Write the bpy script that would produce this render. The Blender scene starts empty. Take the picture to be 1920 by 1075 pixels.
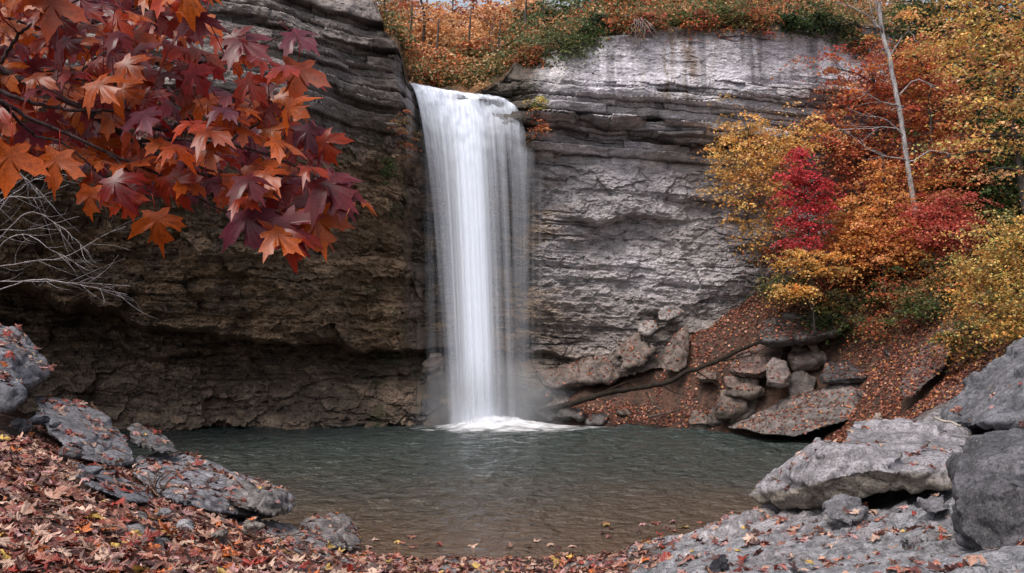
import bpy, bmesh, math, random
import numpy as np
from mathutils import Vector, Matrix, Euler

C = bpy.context
SC = C.scene
COL = SC.collection
R = math.radians
F = 1884.0                 # focal length in pixels of a 1920 wide picture
CAMZ = 4.5                 # eye height above the pool

# ------------------------------------------------------------------ camera
cd = bpy.data.cameras.new('camera'); cam = bpy.data.objects.new('camera', cd); COL.objects.link(cam)
cam.location = (0, 0, CAMZ); cam.rotation_euler = (R(90), 0, 0)
cd.sensor_width = 36; cd.lens = 36 * F / 1920; cd.clip_start = .05; cd.clip_end = 2000
SC.camera = cam

# ------------------------------------------------------------------ light
w = bpy.data.worlds.new('World'); SC.world = w; w.use_nodes = True
nt = w.node_tree; nt.nodes.clear()
wo = nt.nodes.new('ShaderNodeOutputWorld'); bg = nt.nodes.new('ShaderNodeBackground')
sky = nt.nodes.new('ShaderNodeTexSky'); sky.sky_type = 'NISHITA'; sky.sun_disc = False
SUN_EL, SUN_AZ = 58, 215          # azimuth clockwise from +Y: behind the camera, to the left
sky.sun_elevation = R(SUN_EL); sky.sun_rotation = R(SUN_AZ)
sky.air_density = 1.0; sky.dust_density = 5.0; sky.ozone_density = 1.2
hs = nt.nodes.new('ShaderNodeHueSaturation'); hs.inputs['Saturation'].default_value = .58
nt.links.new(sky.outputs[0], hs.inputs['Color']); nt.links.new(hs.outputs[0], bg.inputs[0])
nt.links.new(bg.outputs[0], wo.inputs[0]); bg.inputs[1].default_value = .15
sl = bpy.data.lights.new('sun', 'SUN'); so = bpy.data.objects.new('sun', sl); COL.objects.link(so)
sl.energy = 1.5; sl.angle = R(22); sl.color = (1, .95, .9)
az, el = R(SUN_AZ), R(SUN_EL)
sd = Vector((math.sin(az) * math.cos(el), math.cos(az) * math.cos(el), math.sin(el)))
so.rotation_euler = sd.to_track_quat('Z', 'Y').to_euler(); so.location = (0, 0, 60)
SC.view_settings.view_transform = 'Standard'; SC.view_settings.look = 'None'
SC.view_settings.exposure = 0.55; SC.view_settings.gamma = 1
SC.view_settings.use_curve_mapping = False
SC.render.engine = 'CYCLES'
SC.cycles.transparent_max_bounces = 24
SC.cycles.max_bounces = 8; SC.cycles.diffuse_bounces = 5

rng = np.random.default_rng(7)
random.seed(7)

def P(px, py, D):
    return np.array(((px - 960) / F * D, D, CAMZ - (py - 537.5) / F * D))
def zof(py, D): return CAMZ - (py - 537.5) / F * D

# ------------------------------------------------------------------ noise
_pr = np.random.default_rng(11)
PERM = _pr.permutation(256).astype(np.int64); PERM = np.concatenate([PERM, PERM, PERM])
GR = _pr.normal(size=(256, 3)); GR /= np.linalg.norm(GR, axis=1)[:, None]
def perlin(p):
    i = np.floor(p).astype(np.int64); f = p - i; i &= 255
    u = f * f * f * (f * (f * 6 - 15) + 10)
    def g(dx, dy, dz):
        h = PERM[PERM[PERM[(i[:, 0] + dx) & 255] + ((i[:, 1] + dy) & 255)] + ((i[:, 2] + dz) & 255)]
        v = GR[h]
        return v[:, 0] * (f[:, 0] - dx) + v[:, 1] * (f[:, 1] - dy) + v[:, 2] * (f[:, 2] - dz)
    x, y, z = u[:, 0], u[:, 1], u[:, 2]
    a = g(0, 0, 0) * (1 - x) + g(1, 0, 0) * x; b = g(0, 1, 0) * (1 - x) + g(1, 1, 0) * x
    c = g(0, 0, 1) * (1 - x) + g(1, 0, 1) * x; d = g(0, 1, 1) * (1 - x) + g(1, 1, 1) * x
    return ((a * (1 - y) + b * y) * (1 - z) + (c * (1 - y) + d * y) * z) * 1.6
def fbm(p, o=4, gain=.5):
    s = 0; a = 1; q = np.array(p, float)
    for k in range(o):
        s = s + a * perlin(q); q = q * 2.03 + 17.3; a *= gain
    return s
def ridged(p, o=4, gain=.5):
    s = 0; a = 1; q = np.array(p, float)
    for k in range(o):
        s = s + a * (1 - 2 * np.abs(perlin(q))); q = q * 2.07 + 9.1; a *= gain
    return s
def h01(ix, iy, iz, ch):
    h = (ix.astype(np.int64) * 374761393 + iy.astype(np.int64) * 668265263 + iz.astype(np.int64) * 974634777 + ch * 362437) & 0xffffffff
    h = ((h ^ (h >> 13)) * 1274126177) & 0xffffffff
    h = ((h ^ (h >> 16)) * 668265263) & 0xffffffff
    return ((h ^ (h >> 15)) & 0xffff) / 65535.0
def facets(p, dims=3, seed=0, tilt=.6):
    """flat tilted plates: one random plane per Voronoi cell. returns height, edge closeness"""
    b = np.floor(p).astype(np.int64)
    best = np.full(len(p), 9e9); sec = np.full(len(p), 9e9); out = np.zeros(len(p))
    rz = (-1, 0, 1) if dims == 3 else (0,)
    for dx in (-1, 0, 1):
        for dy in (-1, 0, 1):
            for dz in rz:
                ix, iy, iz = b[:, 0] + dx, b[:, 1] + dy, b[:, 2] + dz
                cx = ix + h01(ix, iy, iz, seed); cy = iy + h01(ix, iy, iz, seed + 1)
                ddx = p[:, 0] - cx; ddy = p[:, 1] - cy; d = ddx ** 2 + ddy ** 2
                v = h01(ix, iy, iz, seed + 3) - .5 + tilt * ((h01(ix, iy, iz, seed + 4) - .5) * ddx + (h01(ix, iy, iz, seed + 5) - .5) * ddy)
                if dims == 3:
                    ddz = p[:, 2] - (iz + h01(ix, iy, iz, seed + 2)); d = d + ddz ** 2
                    v = v + tilt * (h01(ix, iy, iz, seed + 6) - .5) * ddz
                m = d < best
                sec = np.where(m, best, np.minimum(sec, d))
                out = np.where(m, v, out); best = np.where(m, d, best)
    return out, np.sqrt(sec) - np.sqrt(best)
def sstep(a, b, x):
    t = np.clip((x - a) / (b - a), 0, 1); return t * t * (3 - 2 * t)

# ------------------------------------------------------------------ mesh helpers
def make_mesh(name, V, Fc, cols=None, smooth=True, uv=None):
    """V (n,3); Fc (m,k) array or list of such arrays"""
    if not isinstance(Fc, list): Fc = [Fc]
    Fc = [f for f in Fc if len(f)]
    me = bpy.data.meshes.new(name); V = np.ascontiguousarray(V, dtype=np.float32)
    me.vertices.add(len(V)); me.vertices.foreach_set('co', V.ravel())
    nl = sum(f.size for f in Fc); npoly = sum(len(f) for f in Fc)
    me.loops.add(nl); me.polygons.add(npoly)
    li = np.concatenate([f.ravel() for f in Fc]).astype(np.int32)
    st = []; o = 0
    for f in Fc:
        st.append(o + np.arange(len(f)) * f.shape[1]); o += f.size
    me.loops.foreach_set('vertex_index', li)
    me.polygons.foreach_set('loop_start', np.concatenate(st).astype(np.int32))
    me.polygons.foreach_set('use_smooth', np.full(npoly, smooth, dtype=bool))
    me.update(calc_edges=True)
    if cols is not None:
        a = me.color_attributes.new('Col', 'FLOAT_COLOR', 'POINT')
        c4 = np.ones((len(V), 4), np.float32); c4[:, :cols.shape[1]] = cols
        a.data.foreach_set('color', c4.ravel())
    if uv is not None:
        l = me.uv_layers.new(name='UVMap'); l.data.foreach_set('uv', uv[li].astype(np.float32).ravel())
    return me
def link(name, me, mat=None, parent=None, loc=None):
    o = bpy.data.objects.new(name, me); COL.objects.link(o)
    if mat is not None and me is not None and not me.materials: me.materials.append(mat)
    if parent is not None: o.parent = parent
    if loc is not None: o.location = loc
    return o
def tag(o, label=None, cat=None, group=None, kind=None):
    if label: o['label'] = label
    if cat: o['category'] = cat
    if group: o['group'] = group
    if kind: o['kind'] = kind
    return o
def thing(name, loc, label, cat, group=None):
    return tag(link(name, None, loc=loc), label, cat, group)
class Geo:
    def __init__(s): s.V = []; s.Q = []; s.T = []; s.Cc = []; s.n = 0
    def add(s, V, Q=None, T=None, col=None):
        V = np.asarray(V, float)
        if Q is not None and len(Q): s.Q.append(np.asarray(Q) + s.n)
        if T is not None and len(T): s.T.append(np.asarray(T) + s.n)
        s.V.append(V)
        c = np.ones((len(V), 3)) * .5 if col is None else np.broadcast_to(np.asarray(col, float), (len(V), 3))
        s.Cc.append(c); s.n += len(V)
    def build(s, name, mat, parent=None, org=(0, 0, 0), smooth=True):
        V = np.concatenate(s.V) - np.asarray(org)
        Fc = []
        if s.Q: Fc.append(np.concatenate(s.Q))
        if s.T: Fc.append(np.concatenate(s.T))
        me = make_mesh(name, V, Fc, np.concatenate(s.Cc), smooth)
        return link(name, me, mat, parent, None if parent is not None else org)
def grid_quads(nr, nc):
    a = np.arange(nr * nc).reshape(nr, nc)
    return np.stack([a[:-1, :-1], a[:-1, 1:], a[1:, 1:], a[1:, :-1]], -1).reshape(-1, 4)
def spline(pts, n):
    """Catmull-Rom through points -> n samples"""
    p = np.asarray(pts, float); p = np.vstack([2 * p[0] - p[1], p, 2 * p[-1] - p[-2]])
    m = len(p) - 3; t = np.linspace(0, m - 1e-6, n); i = t.astype(int); f = (t - i)[:, None]
    a, b, c, d = p[i], p[i + 1], p[i + 2], p[i + 3]
    return .5 * (2 * b + (c - a) * f + (2 * a - 5 * b + 4 * c - d) * f * f + (3 * b - a - 3 * c + d) * f ** 3)
def tube(g, pts, r0, r1, sides=6, col=(.1, .08, .07), rough=0):
    p = np.asarray(pts, float); n = len(p)
    t = np.gradient(p, axis=0); t /= np.linalg.norm(t, axis=1)[:, None] + 1e-9
    ref = np.array([0, 0, 1.]) if abs(t[0][2]) < .8 else np.array([1., 0, 0])
    u = np.cross(t, ref); u /= np.linalg.norm(u, axis=1)[:, None] + 1e-9; v = np.cross(t, u)
    r = np.linspace(r0, r1, n) if np.isscalar(r0) and np.isscalar(r1) else np.asarray(r0)
    a = np.linspace(0, 2 * np.pi, sides, endpoint=False)
    rr = r[:, None] * (1 + rough * rng.normal(size=(n, sides)))
    V = p[:, None, :] + (np.cos(a)[None, :, None] * u[:, None, :] + np.sin(a)[None, :, None] * v[:, None, :]) * rr[:, :, None]
    idx = np.arange(n * sides).reshape(n, sides); nx = np.roll(idx, -1, axis=1)
    Q = np.stack([idx[:-1], nx[:-1], nx[1:], idx[1:]], -1).reshape(-1, 4)
    T = [[idx[0, 0], idx[0, k + 1], idx[0, k]] for k in range(1, sides - 1)] + [[idx[-1, 0], idx[-1, k], idx[-1, k + 1]] for k in range(1, sides - 1)]
    T = [[a_, c_, b_] if False else [a_, b_, c_] for a_, b_, c_ in T]
    g.add(V.reshape(-1, 3), Q, T, col)

# ------------------------------------------------------------------ materials
def new_mat(name):
    m = bpy.data.materials.new(name); m.use_nodes = True; n = m.node_tree; n.nodes.clear()
    out = n.nodes.new('ShaderNodeOutputMaterial'); return m, n, out
def N(n, t, **k):
    x = n.nodes.new(t)
    for a, b in k.items():
        if a in x.inputs: x.inputs[a].default_value = b
        else: setattr(x, a, b)
    return x
def ramp(n, src, stops):
    r = n.nodes.new('ShaderNodeValToRGB'); e = r.color_ramp.elements
    while len(e) > 1: e.remove(e[-1])
    e[0].position, c = stops[0]; e[0].color = (c[0], c[1], c[2], 1) if not np.isscalar(c) else (c, c, c, 1)
    for p, c in stops[1:]:
        k = e.new(p); k.color = (c[0], c[1], c[2], 1) if not np.isscalar(c) else (c, c, c, 1)
    n.links.new(src, r.inputs[0]); return r.outputs[0]
def mixc(n, a, b, fac, mode='MIX'):
    m = n.nodes.new('ShaderNodeMix'); m.data_type = 'RGBA'; m.blend_type = mode
    for s, i in ((a, 6), (b, 7)):
        if hasattr(s, 'links'): n.links.new(s, m.inputs[i])
        else: m.inputs[i].default_value = (*s, 1)
    if hasattr(fac, 'links'): n.links.new(fac, m.inputs[0])
    else: m.inputs[0].default_value = fac
    return m.outputs[2]
def rock_mat(name, scale=1.0, rough=.75, bump=.6, stretch=(1, 1, 1), lichen=.3, spec=.4, contrast=1.0, dark=.3, bd=.05):
    m, n, out = new_mat(name)
    geo = N(n, 'ShaderNodeNewGeometry'); mp = N(n, 'ShaderNodeMapping'); mp.inputs['Scale'].default_value = stretch
    n.links.new(geo.outputs['Position'], mp.inputs[0])
    at = N(n, 'ShaderNodeAttribute', attribute_name='Col')
    n1 = N(n, 'ShaderNodeTexNoise', Scale=2.2 * scale, Detail=8, Roughness=.65); n.links.new(mp.outputs[0], n1.inputs[0])
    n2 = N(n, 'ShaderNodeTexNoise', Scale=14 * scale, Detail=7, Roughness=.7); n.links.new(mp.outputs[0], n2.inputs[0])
    n3 = N(n, 'ShaderNodeTexNoise', Scale=60 * scale, Detail=4, Roughness=.65); n.links.new(geo.outputs['Position'], n3.inputs[0])
    k = .5 * contrast
    v1 = ramp(n, n1.outputs[0], [(.36, 1 - k), (.5, 1.0), (.64, 1 + k)])
    v2 = ramp(n, n2.outputs[0], [(.36, dark), (.43, .5 + .5 * dark), (.5, 1.0), (.63, 1 + .9 * k)])  # low spots of the bump darkened: crevice shade painted into the colour
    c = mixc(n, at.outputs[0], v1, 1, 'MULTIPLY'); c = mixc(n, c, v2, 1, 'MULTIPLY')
    v3 = ramp(n, n3.outputs[0], [(.25, .7), (.5, 1.0), (.75, 1.25)])
    c = mixc(n, c, v3, 1, 'MULTIPLY')
    # pale lichen specks
    n4 = N(n, 'ShaderNodeTexNoise', Scale=26 * scale, Detail=5, Roughness=.75); n.links.new(geo.outputs['Position'], n4.inputs[0])
    l = ramp(n, n4.outputs[0], [(.56, 0.), (.66, lichen)])
    c = mixc(n, c, (.42, .43, .42), l)
    b = N(n, 'ShaderNodeBsdfPrincipled'); n.links.new(c, b.inputs['Base Color'])
    b.inputs['Specular IOR Level'].default_value = spec
    rr = N(n, 'ShaderNodeMapRange'); rr.inputs[3].default_value = rough - .2; rr.inputs[4].default_value = min(1, rough + .2)
    n.links.new(n2.outputs[0], rr.inputs[0]); n.links.new(rr.outputs[0], b.inputs['Roughness'])
    ad = N(n, 'ShaderNodeMath', operation='MULTIPLY_ADD'); n.links.new(n3.outputs[0], ad.inputs[0]); ad.inputs[1].default_value = .25
    n.links.new(n2.outputs[0], ad.inputs[2])
    bp = N(n, 'ShaderNodeBump', Strength=min(1, bump * 1.3), Distance=bd / scale); n.links.new(ad.outputs[0], bp.inputs['Height'])
    n.links.new(bp.outputs[0], b.inputs['Normal']); n.links.new(b.outputs[0], out.inputs[0])
    return m
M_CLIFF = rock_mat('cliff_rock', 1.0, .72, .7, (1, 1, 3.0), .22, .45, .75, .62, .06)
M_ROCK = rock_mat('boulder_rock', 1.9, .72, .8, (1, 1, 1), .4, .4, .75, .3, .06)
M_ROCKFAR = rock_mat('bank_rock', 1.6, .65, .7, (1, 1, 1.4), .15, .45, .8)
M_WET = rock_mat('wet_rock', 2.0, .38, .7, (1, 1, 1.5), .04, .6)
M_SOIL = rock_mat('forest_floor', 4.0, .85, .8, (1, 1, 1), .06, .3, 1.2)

def leaf_mat(name, trans=.4, rough=.5, spec=.3, coat=0., var=.3, nscale=30):
    m, n, out = new_mat(name)
    at = N(n, 'ShaderNodeAttribute', attribute_name='Col'); oi = N(n, 'ShaderNodeObjectInfo')
    tc = N(n, 'ShaderNodeTexCoord'); nz = N(n, 'ShaderNodeTexNoise', Scale=nscale, Detail=4, Roughness=.6); n.links.new(tc.outputs['Object'], nz.inputs[0])
    v = ramp(n, nz.outputs[0], [(.3, 1 - var), (.5, 1.), (.7, 1 + var)])
    c = mixc(n, at.outputs[0], v, 1, 'MULTIPLY')
    c = mixc(n, c, oi.outputs['Color'], 1, 'MULTIPLY')
    if coat:   # leaf veins fanning out from the stalk end, and browned blotches
        sx = N(n, 'ShaderNodeSeparateXYZ'); n.links.new(tc.outputs['Object'], sx.inputs[0])
        at2 = N(n, 'ShaderNodeMath', operation='ARCTAN2'); n.links.new(sx.outputs[0], at2.inputs[0]); n.links.new(sx.outputs[1], at2.inputs[1])
        ml = N(n, 'ShaderNodeMath', operation='MULTIPLY'); n.links.new(at2.outputs[0], ml.inputs[0]); ml.inputs[1].default_value = 4.9
        sn = N(n, 'ShaderNodeMath', operation='SINE'); n.links.new(ml.outputs[0], sn.inputs[0])
        ab = N(n, 'ShaderNodeMath', operation='ABSOLUTE'); n.links.new(sn.outputs[0], ab.inputs[0])
        ln = N(n, 'ShaderNodeVectorMath', operation='LENGTH'); n.links.new(tc.outputs['Object'], ln.inputs[0])
        pr = N(n, 'ShaderNodeMath', operation='MULTIPLY'); n.links.new(ab.outputs[0], pr.inputs[0]); n.links.new(ln.outputs['Value'], pr.inputs[1])
        vm = ramp(n, pr.outputs[0], [(.0, .55), (.07, 0.)])
        c = mixc(n, c, mixc(n, c, (1.6, 1.5, 1.9), 1, 'MULTIPLY'), vm)
        n5 = N(n, 'ShaderNodeTexNoise', Scale=5, Detail=5, Roughness=.7); n.links.new(tc.outputs['Object'], n5.inputs[0])
        c = mixc(n, c, mixc(n, c, (.45, .4, .5), 1, 'MULTIPLY'), ramp(n, n5.outputs[0], [(.52, 0.), (.68, .8)]))
    b = N(n, 'ShaderNodeBsdfPrincipled'); n.links.new(c, b.inputs['Base Color']); b.inputs['Roughness'].default_value = rough
    b.inputs['Specular IOR Level'].default_value = spec
    b.inputs['Coat Weight'].default_value = coat; b.inputs['Coat Roughness'].default_value = .3
    t = N(n, 'ShaderNodeBsdfTranslucent'); c2 = mixc(n, c, (1, .55, .35), .35, 'MULTIPLY') if coat else c
    n.links.new(c2, t.inputs[0])
    mx = N(n, 'ShaderNodeMixShader'); mx.inputs[0].default_value = trans
    n.links.new(b.outputs[0], mx.inputs[1]); n.links.new(t.outputs[0], mx.inputs[2]); n.links.new(mx.outputs[0], out.inputs[0])
    return m
M_LEAF = leaf_mat('tree_leaf', .4, .55, .3)
M_LITTER = leaf_mat('dry_leaf', .08, .5, .5, 0, .35, 25)
M_MAPLE = leaf_mat('maple_leaf', .5, .36, .4, .15, .3, 22)
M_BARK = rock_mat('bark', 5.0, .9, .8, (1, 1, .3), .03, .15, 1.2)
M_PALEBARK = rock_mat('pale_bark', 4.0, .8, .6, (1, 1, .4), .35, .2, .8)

# ------------------------------------------------------------------ ground sheet (bed of the pool, both banks, right slope)
ctl = [  # (px, py, D): points that the ground goes through
 (-500,1075,5),(0,1075,6.5),(300,1075,7.3),(600,1075,10.5),(800,1078,13.6),(960,1075,14.2),(1150,1075,12.6),(1300,1085,10.5),(1500,1085,9),(1750,1085,7.6),(2000,1085,6.2),(2500,1050,6),
 (0,950,9),(200,950,10.5),(380,960,12.3),(500,990,14),(-300,850,10),(0,860,11.5),(0,790,15),(130,800,16.2),(250,862,15.5),(330,890,15.5),(450,955,15.6),(560,990,16),(660,1036,16.8),
 (-400,720,16),(-200,740,19),(0,770,19),(120,795,18.6),
 (800,1042,16.9),(960,1042,16.8),(1100,1035,17),(1250,1012,17.8),(1300,1000,17.4),(1450,985,14.8),(1600,985,12.5),(1750,980,11.2),(1900,940,11),(2300,900,11),
 (1430,950,20.6),(1540,900,23),(1560,860,26.5),(1530,818,30.3),(1370,801,32.2),(1200,797.5,32.7),(1020,797,32.8),
 (1700,860,17.5),(1850,830,17.2),(1950,800,16),(2300,760,16),(1650,815,23),(1650,775,27),(1750,800,21),
 (1250,740,33),(1400,730,31.5),(1550,700,31),(1620,745,28.5),(1700,740,26.5),(1780,700,26),(1900,640,24),(2200,560,22),
 (1100,722,33.8),(1200,690,34),(1300,620,34),(1300,660,33.3),(1430,620,32.5),(1550,615,32),(1430,535,34),(1550,520,33.5),(1650,600,31),(1700,480,33.5),(1800,560,29.5),
 (1900,520,28.5),(1900,400,32),(1800,390,35),(1620,410,36),(1700,300,39),(1900,250,38),(2200,380,30),(2300,150,38),(2600,250,30),
]
CP = [P(*c) for c in ctl]
CP += [np.array(v, float) for v in [(-4.5,20,-.9),(-7,22,-.9),(-10,24,-.5),(-12,28,-.6),(-6,32,-1.2),(-2,33,-1),(0,20.5,-1.1),(3,22,-1.1),(4.5,21,-.9),(7,25,-.8),(0,26,-1.6),(-4,26,-1.6),(5,29,-1.2),(8,29.5,-.7),
  (0,-6,2.9),(-8,-4,3.2),(8,-4,3.6),(0,1.5,2.8),(-4,2,3.1),(4,2,3.2),(-16,10,4.5),(-18,20,3),(-22,30,2),(-20,36,2),(-8,38,-1),(0,38,-1),(8,38,2),(16,42,9),(-30,10,6),(30,10,8),(34,30,12),(25,50,16),(10,50,6),(-10,60,0),
  (-12,-14,3.5),(12,-14,4.5),(-4.2,18.8,-.5),(-1.5,18.6,-.5),(1.5,18.7,-.45)]]
CP = np.array(CP)
def solve_rbf(p):
    n = len(p); d = np.linalg.norm(p[:, None, :2] - p[None, :, :2], axis=2)
    A = np.zeros((n + 3, n + 3)); A[:n, :n] = d + np.eye(n) * -.05; A[:n, n] = 1; A[:n, n + 1:] = p[:, :2]; A[n, :n] = 1; A[n + 1:, :n] = p[:, :2].T
    b = np.zeros(n + 3); b[:n] = p[:, 2]; return np.linalg.solve(A, b)
WR = solve_rbf(CP)
def ground_base(x, y):
    out = np.full(x.shape, WR[-3]) + WR[-2] * x + WR[-1] * y
    for i, c in enumerate(CP): out += WR[i] * np.sqrt((x - c[0]) ** 2 + (y - c[1]) ** 2 + .01)
    return out
def pxof(x, y): return 960 + F * x / np.maximum(y, .5)
def build_ground():
    ys = np.concatenate([np.linspace(-15, 2, 18), 2 + (58) * (np.linspace(0, 1, 310)[1:] ** 1.7)])
    us = np.linspace(-1, 1, 450); us = us * (.6 + .4 * np.abs(us))
    wd = .95 * np.sqrt(ys ** 2 + 64)
    X = us[None, :] * wd[:, None]; Y = np.repeat(ys[:, None], len(us), 1)
    x, y = X.ravel(), Y.ravel(); z = ground_base(x, y)
    p = np.stack([x, y, np.zeros_like(x)], 1)
    land = sstep(-.3, .5, z)
    near = 1 - sstep(18, 26, y)
    bump = .10 * fbm(p * .9, 4) + .035 * fbm(p * 5, 3)
    fc, _ = facets(p * np.array([1.3, 2.6, 1]) + 50, 2, 5, .5)
    # bare limestone shelf on the right of the near bank and patches on the left
    px = pxof(x, y)
    shelf = sstep(1180, 1300, px + 25 * fbm(p * 1.5, 2)) * near
    patch = sstep(.12, .3, fbm(p * np.array([.55, .8, 1]) + 31, 3) + .25 * sstep(200, 600, px) - .2 * (y < 9)) * near * sstep(60, 250, px)
    rockm = np.clip(shelf + patch * .8, 0, 1) * (y > 3)
    z = z + land * (bump * (1 - .3 * shelf) + rockm * (.16 * fc + .05 * np.abs(fbm(p * 4, 3))))
    z += (1 - near) * land * .12 * ridged(p * .8, 3)
    z -= .14 * sstep(9, 12, y) * near * (px < 1180) * land; z -= .22 * (1 - near) * sstep(980, 1050, px) * sstep(.2, .8, z)
    V = np.stack([x, y, z], 1)
    soil = np.array([.04, .025, .018]); litter = np.array([.085, .04, .026]); rock = np.array([.19, .185, .195])
    nz = sstep(-.5, .5, fbm(p * 3, 3))[:, None]
    c = soil * (1 - nz) + litter * nz
    c = c * (1 - rockm[:, None]) + rock * rockm[:, None]
    wetm = (1 - sstep(.02, .25, z))[:, None]; c = c * (1 - .55 * wetm)
    me = make_mesh('ground', V, grid_quads(len(ys), len(us)), c)
    return tag(link('ground', me, M_SOIL), kind='structure')
ground = build_ground()

# ------------------------------------------------------------------ cliff
# recess line height (world z) along the wall, and wall profiles per column: distance D by height above that line
ZR = ([-700, 0, 250, 500, 830, 1000, 1200, 2600], [5.6, 4.75, 3.55, 2.85, 2.35, 2.3, 2.2, 2.2])
PROF = [
 (-700, [(-6, 29), (-2, 29), (-.25, 29), (.1, 22), (2, 21), (5, 19.5), (7, 20.5), (10, 22)]),
 (0,    [(-5.5, 31.5), (-3.8, 31.5), (-2.6, 32), (-1.3, 32.4), (-1.1, 31.2), (-.35, 32.5), (.0, 27.5), (2, 26), (4, 24.2), (5.2, 23.4), (7, 25), (10, 28)]),
 (250,  [(-4.5, 31.6), (-3.3, 31.8), (-2.3, 32.6), (-1.2, 33.2), (-1.0, 31.9), (-.35, 33.2), (0, 29.2), (2, 27.6), (4.5, 25.6), (6.2, 25.), (8, 26.4), (11, 29.5)]),
 (500,  [(-3.8, 31.7), (-2.7, 32.1), (-1.7, 33.2), (-1, 33.9), (-.3, 34.2), (0, 30.6), (1.5, 29.6), (4, 28.2), (6.4, 27.0), (7, 27.0), (9, 28.4), (12, 31)]),
 (740,  [(-3.4, 31.9), (-2.2, 32.5), (-1.4, 33.8), (-.8, 34.9), (-.25, 35.2), (0, 33.3), (2, 32.7), (4, 32.1), (7, 31.2), (8.4, 30.9), (9.4, 31.4), (12, 33)]),
 (757,  [(-3.4, 32.0), (-2.2, 32.6), (-1.4, 33.9), (-.8, 35.0), (-.25, 35.3), (0, 33.6), (2, 33.2), (4, 32.7), (7, 32.0), (8.2, 31.8), (9.0, 32.3), (12, 33.4)]),
 (776,  [(-3.3, 32.1), (-2.2, 32.8), (-1.4, 34.4), (-.25, 35.6), (0, 34.4), (2, 34.3), (5, 34.0), (7.5, 33.9), (8.35, 33.5), (9.0, 33.7), (12, 34)]),
 (850,  [(-3.3, 32.3), (-2.2, 33.2), (-1.4, 34.8), (-.25, 35.8), (0, 34.8), (3, 34.9), (6, 34.6), (7.6, 34.2), (8.25, 33.0), (8.7, 33.4), (12, 35)]),
 (950,  [(-3.3, 32.4), (-2.2, 33.4), (-1.4, 34.6), (-.25, 35.4), (0, 34.7), (3, 34.8), (6, 34.5), (6.9, 33.6), (7.4, 33.0), (8.1, 33.1), (12, 35)]),
 (1010, [(-3.3, 32.8), (-2, 33.8), (-1.0, 34.5), (-.25, 34.8), (0, 34.2), (3, 34.3), (6, 34.2), (6.6, 33.5), (8.2, 33.0), (8.7, 33.2), (9.6, 34.2), (12, 36)]),
 (1150, [(-3.3, 33.2), (-1, 34.3), (-.2, 34.6), (0, 34.1), (3, 34.6), (4.5, 35.0), (4.62, 34.2), (6.5, 34.4), (7.72, 34.9), (7.84, 33.4), (8.9, 33.7), (9.3, 34.1), (11, 34.6), (12, 35)]),
 (1350, [(-3.3, 34), (0, 34.2), (3, 35.0), (5.3, 35.3), (5.42, 34.6), (6.4, 34.6), (7.25, 35.2), (7.36, 33.7), (8.4, 34.1), (9, 34.7), (12, 35.2)]),
 (1600, [(-3.3, 36), (0, 36), (3, 36.2), (5, 36.6), (6.3, 36.2), (7.0, 35.6), (9, 36.2), (12, 37)]),
 (1900, [(-3.3, 42), (0, 42), (5, 42), (12, 44)]),
 (2600, [(-3.3, 46), (0, 46), (5, 46), (12, 48)]),
]
TOP = ([-700, 500, 600, 660, 700, 728, 752, 762, 800, 880, 900, 940, 965, 985, 1050, 1090, 1130, 1180, 1300, 1560, 1700, 2000, 2600],
       [-330, -160, -90, -45, 10, 70, 112, 150, 170, 178, 170, 150, 118, 104, 98, 84, 62, 50, 44, 42, 60, 40, 0])
def cliff_depth(px, zeta):
    cols = np.array([c[0] for c in PROF], float)
    ds = [np.interp(zeta, [a for a, _ in pr], [b for _, b in pr]) for _, pr in PROF]
    j = np.clip(np.searchsorted(cols, px) - 1, 0, len(cols) - 2)
    t = (px - cols[j]) / (cols[j + 1] - cols[j]); t = np.clip(t, 0, 1); t = t * t * (3 - 2 * t) * .5 + t * .5
    D = np.stack(ds); k = np.arange(len(px))
    return D[j, k] * (1 - t) + D[j + 1, k] * t
_lr = np.random.default_rng(5)
LB = np.concatenate([[-6], -6 + np.cumsum(_lr.choice([.10, .14, .2, .3, .5, .75], 110, p=[.2, .22, .22, .18, .12, .06]))])
LO = _lr.normal(size=len(LB) + 1)
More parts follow.
